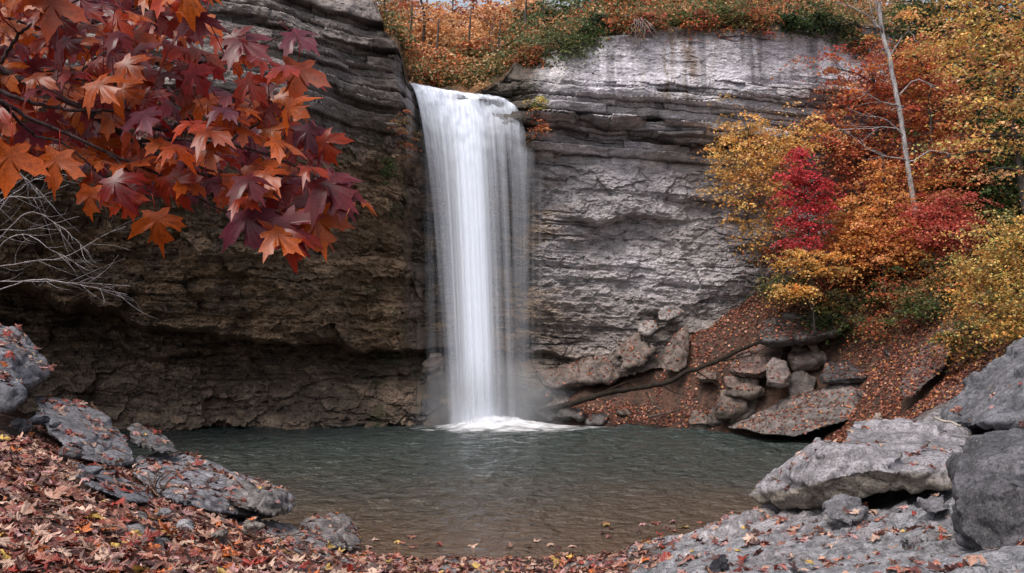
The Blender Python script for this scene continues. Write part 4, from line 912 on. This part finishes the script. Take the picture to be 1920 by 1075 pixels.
tree('orange_tree', 'little golden sapling with flat tiers of leaves below the crimson sapling', 'tree', [(1528,630,30.4),(1524,570,30.4),(1520,500,30.4)], .03,
     [(1500,490,30.4,55,9),(1545,505,30.4,50,8),(1480,540,30.3,45,9),(1525,475,30.4,60,8),(1500,552,30.3,35,6,.6)], ('gold', 'yellow'), 3600, .16, .08, flat=.15)
tree('maple_tree', 'small pinkish-red tree low on the slope towards the right', 'tree', [(1780,560,30.5),(1778,480,30.6),(1775,380,30.7)], .05,
     [(1775,390,30.7,45,25),(1800,410,30.6,35,22),(1750,430,30.6,50,20),(1790,455,30.5,40,18),(1730,400,30.7,30,20)], 'pink', 5500, .22, .085)
tree('hemlock_tree', 'dark green evergreen on the slope behind the yellow-green tree', 'tree', [(1840,520,33),(1842,300,33.5),(1845,60,34)], .14,
     [(1840,330,33.5,80,60),(1850,250,33.8,70,60),(1870,400,33,60,40),(1780,370,33.4,50,50),(1840,150,34,60,60),(1900,320,33,40,80)], ('dark', 'green'), 17000, .35, .11, flat=.2)
tree('hemlock_tree', 'dark evergreen at the top of the slope right of the rim', 'tree', [(1730,420,38),(1725,200,38.5),(1720,-20,39)], .14,
     [(1720,60,38.5,60,60),(1700,130,38,50,50),(1760,100,38.5,50,60),(1750,20,38.5,60,50)], ('dark', 'green', 'olive'), 12000, .4, .12, flat=.2)
tree('hemlock_tree', 'dark evergreen at the right edge behind the golden bush', 'tree', [(1960,520,31),(1955,300,31.3),(1950,150,31.6)], .14,
     [(1940,300,31,50,60),(1925,400,30.6,50,50),(1960,200,31,50,60)], ('dark', 'green'), 9000, .35, .11, flat=.2)
tree('background_tree', 'dark olive tree filling the top right corner behind the yellow-green tree', 'tree', [(1890,420,36),(1890,200,36.5),(1885,-80,37)], .14,
     [(1860,10,36.5,60,50),(1920,40,36.5,50,60),(1820,-20,36.5,50,40),(1900,120,36.3,50,50),(1820,70,36.5,40,40)], ('dark', 'olive', 'green'), 9000, .42, .12)
t5 = tree('pale_tree', 'tall pale almost bare tree leaning left over the slope', 'tree', [(1735,500,31.6),(1705,330,31.8),(1690,230,31.9),(1668,110,32),(1652,45,32.1),(1640,-120,32.3)], .09, [(1690,60,32,60,50,.4),(1735,90,32,30,18,.3),(1660,20,32,60,30,.3)], ('orange', 'yellow'), 500, .2, .085, bark=M_PALEBARK, bcol=(.30, .28, .28), r1=.06, limbs=False)
bare_limbs(t5, P(1735, 500, 31.6), [[(1655,60,32),(1632,20,32),(1628,-60,32)],[(1655,60,32),(1620,25,31.8),(1575,5,31.6)],[(1668,110,32),(1700,60,31.7),(1725,85,31.5)],[(1698,300,31.8),(1640,285,31.5),(1580,245,31.2)],[(1690,245,31.9),(1640,240,31.6),(1560,247,31.3)],
   [(1694,200,31.9),(1650,190,31.6),(1595,150,31.3)],[(1700,310,31.8),(1745,285,31.5),(1790,290,31.2)],[(1685,180,32),(1720,150,31.7),(1760,170,31.4)],[(1655,60,32),(1640,-10,31.8),(1660,-60,31.7)],[(1700,260,31.9),(1660,225,31.5),(1610,215,31.2)]], .028, (.30, .28, .28), M_PALEBARK)
tree('yellow_green_tree', 'big yellow-green tree filling the upper right corner', 'tree', [(1985,640,24),(1930,420,25),(1900,240,25.5),(1885,150,25.8),(1850,0,26)], .13,
     [(1850,60,25.8,70,55),(1790,50,26,55,45,.8),(1900,150,25.2,60,60),(1830,190,25.3,55,30,.8),(1790,130,25.8,50,25,.6),(1890,255,25,50,26,.8),(1800,262,25,55,16,.6),(1760,300,25,40,10,.4),(1930,60,25.6,60,70),(1840,-50,26,120,50),(1850,322,24.8,50,12,.4),(1985,280,25,50,60,.7)], ('lime', 'yellow', 'haze', 'orange'), 12500, .25, .082, bcol=(.05, .045, .04), nspray=420)
tree('golden_bush', 'dense golden bush spilling down at the right edge', 'bush', [(1930,640,22.5),(1910,560,22.8),(1890,480,23)], .04,
     [(1880,460,23,75,35),(1850,500,23,55,40),(1910,530,22.6,70,50),(1850,560,22.8,50,40,.8),(1890,600,22.5,60,30),(1940,440,22.8,60,60),(1930,600,22,60,50)], ('yellow', 'olive', 'lime', 'gold'), 15000, .2, .065, nspray=420)
for i, (x, y, D, rx, ry, pl, n_, lb) in enumerate([(1480,535,31.9,45,35,('green', 'olive'),2600,'green shrub at the foot of the slender yellow tree'),(1550,595,31.2,45,22,('green', 'dark'),2200,'dark green shrub above the black ledge'),
    (1740,560,29.5,55,38,('green', 'olive'),3600,'loose green shrub in the middle of the right slope'),(1660,600,30.6,50,30,('olive', 'rust'),2200,'brownish low shrub right of the black ledge'),(1600,500,32.4,60,30,('olive', 'rust'),3000,'russet undergrowth bush behind the crimson sapling'),
    (1820,620,25.5,50,40,('green', 'olive', 'gold'),3200,'mixed green and gold shrub above the large blue-grey boulder'),(1460,470,33.4,40,40,('olive', 'rust'),1800,'thin russet shrub against the wall behind the slender tree'),(1790,500,30,50,35,('olive', 'green', 'gold'),2600,'olive shrub under the pinkish tree'),
    (1570,440,33,50,40,('rust', 'olive'),3000,'russet thicket between the crimson sapling and the golden tree'),(1690,540,31,50,25,('rust','olive','green'),2400,'low russet bush in the shade of the pale tree'),(1590,560,31.8,50,18,('olive','green'),1800,'low olive shrub upslope of the black ledge')]):
    tree('shrub', lb, 'shrub', [(x, y + ry, D), (x + 5, y, D), (x + 8, y - ry * .6, D)], .02, [(x, y, D, rx, ry), (x - rx * .5, y + ry * .3, D - .2, rx * .6, ry * .6), (x + rx * .5, y + ry * .2, D + .1, rx * .6, ry * .7)], pl, n_, .2, .075)

# forest above the notch and along the rim
FT = [  # px, off behind rim, crown centre py, rx, ry, palette, label
 (720,3,70,32,50,'olive','thin olive tree at the left of the notch, next to the upper left ledges'),(745,14,35,50,60,('orange','rust'),'orange tree deep in the notch on its left side'),(800,9,60,55,55,('orange','gold'),'bright orange tree left of centre in the notch'),
 (850,16,40,60,50,('orange','rust'),'broad orange tree in the middle of the notch'),(915,11,50,55,45,('orange','gold'),'golden-orange tree over the middle of the falls'),(960,18,15,60,40,('orange','pink'),'pinkish-orange tree at the right of the notch'),
 (1020,7,35,50,35,('green','dark'),'dark green conifer on the rim above the falls to the right'),(1085,9,25,50,40,('green','dark'),'bushy green conifer further along the rim'),(985,5,75,40,35,('green','olive'),'green bush-like tree just right of the falls on the rim'),
 (880,6,110,55,35,('olive','green','rust'),'low olive tree behind the lip of the falls'),(820,5,125,45,30,('olive','rust','gold'),'low russet-olive tree behind the left half of the lip'),(935,4,125,40,28,('green','olive'),'low green tree behind the right half of the lip'),
 (770,5,110,30,45,('rust','gold'),'rusty young tree at the left end of the lip'),(1160,10,-5,50,26,('rust','olive'),'rust-brown tree behind the rim near the hanging roots'),(1250,12,0,60,22,('olive','orange'),'yellow-brown tree behind the middle of the rim'),(1340,9,8,60,20,('green','olive'),'green tree behind the rim right of the brown stains'),
 (1440,11,0,60,26,('orange','rust'),'orange-brown tree behind the rim above the right wall'),(1530,9,10,55,28,('green','dark'),'dark green tree behind the right end of the rim'),(1600,12,20,60,50,('rust','orange','olive'),'rust-orange tree where the rim meets the slope'),(1680,14,0,60,60,('olive','orange'),'faded orange tree beyond the top of the slope')]
for (px, off, py, rx, ry, pl, lb) in FT:
    gz, D = plateau_z(px, off); base_py = 537.5 - (gz - CAMZ) * F / D
    top = py - ry
    cl = [(px, py, D, rx * .7, ry * .6), (px - rx * .5, py + ry * .3, D - .5, rx * .5, ry * .45), (px + rx * .5, py + ry * .25, D + .5, rx * .5, ry * .45), (px + rx * .2, py - ry * .5, D, rx * .5, ry * .4)]
    pl = tuple({'orange': 'haze', 'gold': 'haze', 'green': 'moss', 'pink': 'haze'}.get(q, q) for q in ((pl,) if isinstance(pl, str) else pl))  # trees behind the rim swap to colours with haze painted in
    tree('forest_tree', lb, 'tree', [(px, base_py + 4, D), (px + 3, (base_py + py) / 2, D), (px - 2, py, D), (px + 3, top - 60, D)], .11, cl, pl, 3400, .33, .13, group=None, bcol=(.07, .06, .055))
# bare dark trunks standing against the sky
for i, (px, off, lean, lb) in enumerate([(786,8,4,'dark straight trunk in the left part of the notch'),(733,20,-3,'thin dark trunk at the far left of the notch'),(875,22,5,'thin trunk between the orange trees above the falls'),(1118,16,2,'bare trunk behind the green conifers'),(1208,18,-2,'bare trunk above the hanging roots'),
     (1297,20,3,'thin bare trunk above the brown stains'),(1390,18,-2,'bare trunk above the pale face'),(1485,17,3,'bare trunk near the right end of the rim'),(920,5,2,'short pale trunk right behind the lip of the falls')]):
    gz, D = plateau_z(px, off); by = 537.5 - (gz - CAMZ) * F / D
    last = i == 8; ty = by - 75 if last else -110
    tree('forest_tree', lb, 'tree', [(px, by + 4, D), (px + lean * 2.5, by * .65 + ty * .35, D), (px - lean * 1.2, by * .3 + ty * .7, D), (px + 3 * lean, ty, D)], .05 if last else .075, [(px + 2 * lean, ty + 30, D, 30, 25), (px + 8, 12, D, 34, 16, 2.5), (px - 14, 34, D, 26, 12, 2)], ('haze', 'rust'), 620, .35, .12, bcol=(.25, .22, .2) if last else (.045, .04, .04), bark=M_PALEBARK if last else M_BARK)
# rim bushes hanging over the edge
RB = [(1010,95,.4,32,22,'green'),(1055,88,.5,34,30,'green'),(1095,62,.6,30,24,'green'),(1120,42,.8,26,18,'dark'),(1165,40,.7,30,12,('rust','olive')),(1210,36,.7,30,12,('pink','olive')),(1262,34,.7,32,12,('olive','green')),(1312,34,.6,32,12,('green','rust')),(1365,30,.6,34,13,('green','olive')),
      (1418,30,.6,34,13,('olive','rust')),(1470,32,.6,34,13,('green','dark')),(1522,36,.6,34,15,('dark','green')),(1570,46,.6,34,22,('dark','olive')),(985,105,.5,24,14,('olive','rust')),(860,160,1.5,34,14,('olive','green')),(905,150,1.3,34,18,('green','olive')),(800,150,1.6,30,14,('rust','olive')),(950,135,1.0,26,16,('olive','green')),(1612,75,.8,34,26,('dark','rust'))]
where = ['just right of the notch','beside the first rim bush','at the step of the rim','on the corner of the pale face','left of the hanging roots','over the hanging roots','above the left brown stain','above the right brown stain','on the rim over the middle of the pale face','on the rim right of centre','on the rim above the grey stains','near the right end of the rim','at the right end of the rim','at the edge of the low ledges by the falls','close behind the lip of the falls','behind the right half of the lip','behind the left end of the lip','between the lip and the low ledges','where the rim meets the slope']
for (px, py, off, rx, ry, pl), wh in zip(RB, where):
    over = px > 975 or px < 700
    _, D = plateau_z(px, .02 if over else off + .6)
    if over: ry = ry * 1.25 + 2; py = py + 3
    else: py -= 8
    gz = CAMZ - (py + ry * .7 - 537.5) / F * D
    tree('rim_shrub', ('dark ' if pl in ('dark',) else 'low leafy ') + 'shrub ' + wh, 'shrub', [(px, py + ry, D), (px, py, D), (px + 3, py - ry * .4, D)], .02, [(px, py, D, rx, ry), (px + rx * .5, py + ry * .2, D, rx * .6, ry * .7)], {'green': ('green', 'moss')}.get(pl, pl), 2300, .2, .085)
# small plants on the rock by the falls
for (px, py, D, rx, ry, pl, lb) in [(1012,190,32.7,12,10,('green','lime'),'small green fern tuft on the ledge right of the falls'),(1008,225,32.8,20,22,('rust','orange'),'rusty hanging tuft under the ledge right of the falls'),(722,320,31.0,14,22,('green','dark'),'mossy green tuft on the brown wall left of the falls'),
     (745,225,30.8,20,26,('rust','olive'),'brown hanging weeds on the overhang left of the falls'),(768,270,31.3,16,30,('rust','olive'),'brown grass curtain hanging beside the falling water')]:
    tree('rock_plant', lb, 'plant', [(px, py + ry * .5, D), (px, py, D), (px, py - ry * .5, D)], .01, [(px, py, D, rx, ry)], pl, 500, .12, .055, limbs=False)

# undergrowth that nobody could count
def undergrowth(name, label, pts, pal_, nleaf, spread, lsize):
    pal_ = np.array(sum([PAL[q] for q in pal_], [])); pts = np.array(pts); k = len(pts); sid = rng.integers(0, k, nleaf)
    off = rng.normal(size=(nleaf, 3)) * np.array([1, 1, .6]) * spread * rng.uniform(.5, 1.2, (k, 1))[sid]
    pick = rng.integers(0, len(pal_), k); ci = np.where(rng.random(nleaf) < .7, pick[sid], rng.integers(0, len(pal_), nleaf))
    g = Geo(); leaf_cards(g, pts[sid] + off, rng.uniform(.7, 1.3, nleaf) * lsize, pal_[ci] * rng.uniform(.55, 1.2, (k, 1))[sid] * rng.uniform(.8, 1.2, (nleaf, 1)), .2)
    tag(g.build(name, M_LEAF, smooth=False), label, kind='stuff')
up = []
for _ in range(900):
    px = rng.uniform(690, 1700); off = (rng.uniform(.25, 2.5) if rng.random() < .3 else rng.uniform(1.0, 26)) if px < 1050 else rng.uniform(1.0, 16); z_, y_ = plateau_z(px, off); up.append(((px - 960) / F * y_, y_, z_ + rng.uniform(.1, .9)))
undergrowth('undergrowth', 'mixed russet, olive and orange undergrowth of the wood above the rim', up, ('haze', 'rust', 'olive', 'moss', 'moss', 'green', 'orange'), 30000, .42, .11)
up = []
for _ in range(700):
    px = rng.uniform(1440, 2050); D = rng.uniform(27, 38); x_ = (px - 960) / F * D; z_ = float(ground_base(np.array([x_]), np.array([D]))[0]); py = 537.5 - (z_ - CAMZ) * F / D
    if py > 600 - .0 * px + rng.normal() * 25 or (D < 31 and px < 1720): continue
    up.append((x_, D, z_ + rng.uniform(0, .9 if D < 33 else 2.6)))
undergrowth('undergrowth', 'tangled olive and russet undergrowth covering the slope under the trees', up, ('rust', 'olive', 'olive', 'green', 'dark', 'gold', 'redorange'), 26000, .36, .085)

# hanging roots on the rim
root = thing('hanging_roots', P(1200, 40, 34.2), 'pale tangle of exposed roots hanging over the rim of the pale face', 'roots')
b0 = P(1200, 40, 34.2)
for k in range(11):
    x0 = 1185 + 4 * k; e = (x0 + rng.uniform(-22, 22), 40 + rng.uniform(28, 62)); g = Geo()
    tube(g, spline([P(1200 + 2 * k - 10, 36, 34.3), P(x0, 52, 33.9), P(e[0], e[1], 33.95)], 9) + rng.normal(size=(9, 3)) * .03 - b0, .022, .006, 4, (.17, .14, .13)); g.build('root', M_PALEBARK, root)

# ------------------------------------------------------------------ logs and sticks
def log(name, label, pts, r0, r1, col, branches=(), cat='log', mat=None):
    base = P(*pts[0]); root = thing(name, base, label, cat)
    g = Geo(); sp = spline([P(*a) for a in pts], 40); sp += .03 * np.stack([fbm(sp * 3, 2), fbm(sp * 3 + 5, 2), fbm(sp * 3 + 9, 2)], 1)
    tube(g, sp - base, r0, r1, 9, col, .07); g.build('trunk', mat or M_BARK, root)
    for b in branches:
        g = Geo(); q = spline([P(*a) for a in b], 10); tube(g, q - base, r1 * .6, r1 * .2, 5, col); g.build('branch', mat or M_BARK, root)
log('fallen_log', 'long dark fallen log slanting up the leafy bank right of the falls', [(1012,772,32.8),(1075,757,32.4),(1130,739,32.1),(1190,728,31.9),(1250,718,31.7),(1290,697,31.6),(1345,678,31.6),(1390,655,31.6),(1432,638,31.5)], .105, .05, (.022, .016, .012), branches=
    [[(1240,720,31.7),(1262,735,31.5),(1290,742,31.4)],[(1300,692,31.6),(1330,712,31.4),(1345,722,31.3)],[(1120,742,32.1),(1160,722,31.9),(1210,708,31.8)],[(1345,678,31.6),(1400,668,31.5),(1438,652,31.4)],[(1190,728,31.9),(1175,712,31.8)]])
log('fallen_stick', 'thin broken stick on the leaves below the fallen log', [(1210,735,32),(1225,755,31.9),(1240,772,31.8)], .035, .02, (.12, .09, .07), cat='stick')
log('fallen_stick', 'thin curved stick near the far shore below the fallen log', [(1215,782,32),(1250,775,31.9),(1290,762,31.9)], .04, .02, (.08, .06, .05), cat='stick')
log('fallen_stick', 'dark stick floating at the near edge of the pool', [(795,1022,17.6),(830,1028,17.5),(880,1034,17.4),(938,1037,17.3)], .035, .015, (.03, .025, .022), [[(830,1028,17.5),(850,1024,17.6)]], cat='stick')
log('fallen_stick', 'pale stick lying behind the broad slab', [(1752,782,18),(1775,790,17.6),(1800,800,17.2)], .025, .02, (.35, .3, .25), cat='stick', mat=M_PALEBARK)
log('fallen_stick', 'thin branch on the far left shore', [(668,765,32.6),(682,738,32.9),(694,712,33.1)], .03, .015, (.12, .08, .05), cat='stick')
# weathered black driftwood at the bottom edge
hull_rock('wood_stump', 'weathered black chunk of wood on the rock shelf at the bottom edge', [PH((1318,1078,10.6),(1335,1048,10.9),(1350,1037,11),(1366,1042,10.9),(1372,1062,10.6),(1360,1085,10.3),(1325,1090,10.3),(1345,1060,11.2))], .018, .05, 5, (.035, .035, .042), M_BARK, 'wood')
# a few leaves afloat near the near shore
g0 = [o for o in bpy.data.objects if o.name.startswith('fallen_leaf')]
for k in range(34):
    px, D = (rng.uniform(1130, 1330), rng.uniform(17.6, 19.2)) if k < 20 else (rng.uniform(690, 1120), rng.uniform(17.2, 18.0))
    o = g0[k].copy(); o.name = 'floating_leaf'; COL.objects.link(o); o.location = ((px - 960) / F * D, D, .03); o.rotation_mode = 'XYZ'; o.rotation_euler = (rng.normal() * .08, rng.normal() * .08, rng.uniform(0, 6.3))
    tag(o, 'red-brown leaf floating on the pool close to the near shore', 'leaf', 'leaves afloat along the near shore'); o.scale = (.11,) * 3
for k, (px, D, a, L) in enumerate([(60,8.2,.4,.5),(210,8.8,-.5,.4),(330,9.3,.9,.45),(520,11.8,.2,.6),(430,9.8,-1.1,.35),(120,11.5,1.2,.5),(690,15.4,.1,.8),(850,15.6,-.2,.7),(560,13.2,.5,.5),(1010,15.8,.15,.6)]):
    x = (px - 960) / F * D; z = float(ground_base(np.array([x]), np.array([D]))[0]) + .07; c0 = np.array([x, D, z]); dv = np.array([math.cos(a), math.sin(a), .05]) * L / 2
    g = Geo(); sp = spline([c0 - dv, c0 + np.array([0, .03, .03]), c0 + dv], 9) + rng.normal(size=(9, 3)) * .006; tube(g, sp - c0, .010, .005, 5, (.12, .085, .07))
    o = g.build('twig', M_BARK, None, (0, 0, 0)); o.location = c0
    tag(o, ['short dry twig on the litter in the lower left corner','dry twig lying among leaves right of the corner twig','crooked twig in the litter below the smooth ledge','long twig in the leaves near the pale low ledge','small twig near the flat grey stone','twig lying below the dark slate ledge','twig on the leafy shore under the stepped rock','twig on the leaves at the bottom edge left of centre','twig in the leaves between pale ledge and bottom edge','twig on the leafy shore at the bottom centre'][k], 'twig')
# dry root tuft on left bank
rt = P(288, 925, 13); root = thing('dry_root', rt, 'tangled dry root standing in the leaves in the middle of the left bank', 'root')
g = Geo()
for k in range(22):
    e = rt + np.array([rng.uniform(-.28, .28), rng.uniform(-.2, .2), rng.uniform(-.2, .32)]); m_ = rt + (e - rt) * .5 + rng.normal(size=3) * .05
    tube(g, spline([rt + rng.normal(size=3) * .04, m_, e], 6) - rt, .018, .005, 4, (.12, .085, .07))
g.build('root', M_BARK, root)

# ------------------------------------------------------------------ bare twiggy bush at the left edge
bb = P(-60, 640, 15); root = thing('bare_bush', bb, 'leafless shrub of thin pale arching twigs at the left edge under the maple branch', 'bush')
LN = [[(-60,640,15),(-40,520,14.8),(60,490,14.6),(120,482,14.5),(200,440,14.4),(235,425,14.3)],[(-60,640,15),(-30,540,14.6),(40,528,14.4),(140,530,14.3),(245,537,14.2)],[(-40,560,14.8),(60,525,14.5),(150,535,14.3),(240,553,14.2)],
      [(-60,600,15),(-40,450,14.8),(60,430,14.6),(150,405,14.4)],[(-60,560,15),(-30,400,14.8),(20,350,14.6),(70,320,14.6)],[(-50,500,15),(0,380,14.6),(70,370,14.5),(130,345,14.4)],[(-50,520,15),(30,440,14.6),(100,470,14.4),(170,510,14.3)],
      [(-30,480,14.8),(50,400,14.5),(120,430,14.4),(170,480,14.3)],[(-60,500,15),(10,330,14.8),(60,345,14.6),(110,400,14.5)],[(-40,440,14.8),(30,360,14.6),(90,330,14.5),(150,330,14.4)]]
for ln in LN:
    g = Geo(); q = spline([P(*a) for a in ln], 22) + rng.normal(size=(22, 3)) * .006; tube(g, q - bb, .011, .003, 5, (.24, .215, .22))
    for k in range(9):
        j = rng.integers(6, 20); a = q[j]; d = q[j + 1] - q[j]; d /= np.linalg.norm(d); L = rng.uniform(.25, .7); e = a + (d + rng.normal(size=3) * np.array([.3, .4, .55])) * L
        tube(g, spline([a, a + (e - a) * .5 + rng.normal(size=3) * .04 - np.array([0, 0, .02]), e], 7) - bb, .0045, .0015, 3, (.22, .2, .21))
    g.build('branch', M_PALEBARK, root)

# ------------------------------------------------------------------ maple branch in the foreground
def maple():
    base = P(-140, 70, 2.3)
    root = thing('maple_branch', base, 'maple bough with glossy red and orange leaves, some with painted purple sky sheen, reaching in from the upper left', 'branch')
    BR = [([(-140,70,2.3),(0,130,2.4),(60,160,2.42),(150,203,2.45),(250,265,2.5),(330,305,2.52),(430,345,2.55),(520,380,2.55)], .011, .003),
          ([(-100,120,2.3),(0,170,2.3),(60,192,2.32),(130,205,2.35),(210,208,2.4),(275,203,2.45)], .006, .0025),
          ([(-100,150,2.2),(0,190,2.2),(50,218,2.25),(110,245,2.3),(200,285,2.35),(300,330,2.4),(400,385,2.45),(470,420,2.45)], .006, .002),
          ([(-80,140,2.4),(0,150,2.5),(80,152,2.55),(170,150,2.6),(260,160,2.65)], .005, .002),
          ([(150,203,2.45),(230,228,2.5),(310,245,2.55),(400,250,2.6),(480,255,2.6),(560,262,2.6)], .005, .002),
          ([(310,245,2.55),(380,210,2.6),(440,170,2.65),(520,130,2.7)], .004, .002),
          ([(140,150,2.5),(180,110,2.55),(260,70,2.6),(330,50,2.6),(400,60,2.65)], .004, .002),
          ([(360,120,2.6),(400,112,2.6),(450,95,2.6),(500,80,2.6),(545,55,2.6)], .004, .0018),
          ([(250,265,2.5),(330,262,2.45),(420,268,2.4),(500,290,2.4),(570,320,2.4),(600,335,2.4)], .005, .002),
          ([(420,268,2.4),(500,225,2.45),(560,215,2.5),(600,245,2.5)], .0035, .0015),
          ([(0,120,2.4),(40,60,2.4),(100,20,2.45),(200,-20,2.5)], .005, .002),
          ([(0,190,2.2),(60,250,2.3),(120,270,2.3),(180,320,2.35)], .004, .0018),
          ([(200,285,2.35),(250,330,2.35),(290,370,2.35),(305,395,2.35)], .003, .0015),
          ([(330,305,2.52),(420,325,2.45),(500,330,2.4),(560,330,2.35),(620,345,2.35)], .004, .0016),
          ([(-60,40,2.4),(0,30,2.5),(120,60,2.6),(240,20,2.65),(340,5,2.7)], .005, .002),
          ([(0,170,2.3),(-20,230,2.3),(20,270,2.3)], .003, .0015)]
    S = []
    for pts, a, b in BR:
        g = Geo(); q = spline([P(*c) for c in pts], 34); q[1:-1] += rng.normal(size=(32, 3)) * .0012
        tube(g, q - base, a, b, 7, (.055, .035, .035), .05); g.build('branch' if a > .01 else 'twig', M_BARK, root); S.append(q[3:])
    S = np.concatenate(S)
    poly = [(-60,-60),(430,-30),(400,20),(380,90),(470,60),(500,95),(520,130),(590,120),(600,190),(560,210),(610,270),(625,330),(680,385),(600,400),(615,450),(520,455),(470,400),(390,360),(300,350),(220,375),(160,330),(70,290),(0,300),(-60,300)]
    def inside(x, y):
        c = False
        for i in range(len(poly)):
            x1, y1 = poly[i]; x2, y2 = poly[i - 1]
            if (y1 > y) != (y2 > y) and x < (x2 - x1) * (y - y1) / (y2 - y1) + x1: c = not c
        return c
    meshes = []; rr0 = np.random.default_rng(4)
    for k in range(12):
        LV, LT, LQ = maple_mesh('m', 300 + k, True, 0)
        pt = [(0, 0, 0), (0, -.25, .03), (.02, -.55, .10)]; g = Geo(); nb = len(LV)
        ax = np.arctan2(LV[:, 0], LV[:, 1] - .22); rd = np.hypot(LV[:, 0], LV[:, 1] - .22); tn = (.72 + .55 * rd + .12 * rr0.normal(size=nb))[:, None] * np.array([1, 1, 1]); g.add(LV, LQ, LT, tn); tube(g, pt, .012, .012, 4, (1.1, .35, .6))
        meshes.append(make_mesh('leaf', np.concatenate(g.V), [np.concatenate(g.Q), np.concatenate(g.T)], np.concatenate(g.Cc), True)); meshes[-1].materials.append(M_MAPLE)
    RED = np.array([(.40, .07, .008), (.46, .10, .01), (.25, .022, .008), (.34, .05, .008), (.20, .014, .012), (.17, .024, .03), (.44, .085, .01), (.15, .028, .045), (.34, .036, .008)]);  # purple entries paint the sky's sheen into the leaf colour
    pts = []
    rr = np.random.default_rng(21); tries = 0
    while len(pts) < 275 and tries < 40000:
        tries += 1; x, y = rr.uniform(-60, 690), rr.uniform(-60, 460)
        if not inside(x, y): continue
        if min([9e9] + [math.hypot(x - a[0], (y - a[1])) for a in pts]) < 21 + 9 * (x > 380 and y < 200): continue
        pts.append((x, y, None))
    # leaves whose place and hang stand out in the picture: base px, py, D, angle of the tip (deg, 0 right, 90 down), steepness, size, colour
    key = [(292,398,2.3,80,80,.088,4),(172,352,2.3,95,75,.078,4),(385,28,2.6,110,70,.085,4),(560,118,2.55,95,78,.115,1),(602,255,2.5,62,70,.085,6),(598,335,2.3,38,45,.12,3),(530,405,2.3,60,60,.10,3),(455,395,2.3,62,55,.11,5),
           (545,60,2.6,40,40,.095,5),(590,395,2.32,75,75,.11,4),(440,70,2.6,35,45,.12,3),(415,205,2.5,70,60,.10,1),(230,365,2.35,70,65,.07,6),(20,275,2.2,95,80,.11,4),(110,285,2.25,100,80,.10,4),(250,60,2.5,85,70,.10,1),(100,-10,2.3,95,70,.11,1),(570,235,2.5,65,55,.09,5)]
    for i, a in enumerate(pts + key):
        o = bpy.data.objects.new('leaf', meshes[rr.integers(0, 12)]); COL.objects.link(o); o.parent = root
        if a[2] is None:
            D = rr.uniform(2.25, 2.85); ang = rr.normal(44, 17); steep = rr.choice([rr.normal(20, 7), rr.normal(60, 14)], p=[.55, .45]); size = rr.uniform(.055, .082); ci = rr.integers(0, len(RED))
            b = P(a[0] - 22, a[1] - 18, D)
        else:
            D = a[2]; ang, steep, size, ci = a[3], a[4], a[5] * .86, a[6] + 2; b = P(a[0], a[1], D)
        # tip direction: across the picture by ang, and the blade leans towards or away from the viewer
        an = R(ang); st = R(min(86, max(12, steep)))
        tip = Vector((math.cos(an), -.35 * math.cos(st) if a[2] else rr.normal(-.25, .35), -math.sin(an) * (.35 + .65 * math.sin(st)))).normalized()
        # upper side faces up and towards the viewer by steepness
        up = Vector((rr.normal(0, .22), -math.sin(st), math.cos(st) * 1.0)); up = (up - tip * up.dot(tip)).normalized(); side = tip.cross(up)
        Mx = Matrix((side, tip, up)).transposed().to_4x4(); Mx.translation = Vector(b - base)
        o.matrix_local = Mx @ Matrix.Diagonal((size, size, size, 1))
        c = RED[ci] * rr.uniform(.75, 1.2); o.color = (*c, 1)
    # stalk ends joined to the nearest twig
    gs = Geo()
    C.view_layer.update()
    for ch in root.children:
        if not ch.name.startswith('leaf'): continue
        e = np.array(ch.matrix_world @ Vector((.02, -.55, .10))); k = np.argmin(np.linalg.norm(S - e, axis=1))
        if np.linalg.norm(S[k] - e) > .01:
            m_ = (S[k] + e) / 2 + np.array([0, 0, .012]); tube(gs, spline([S[k], m_, e], 6) - base, .0011, .001, 4, (.16, .03, .03))
    o = gs.build('stalks', M_BARK, root); o['kind'] = 'stuff'
maple()
_n = sum(len(m.loops) - 2 * len(m.polygons) for m in bpy.data.meshes if m.users)
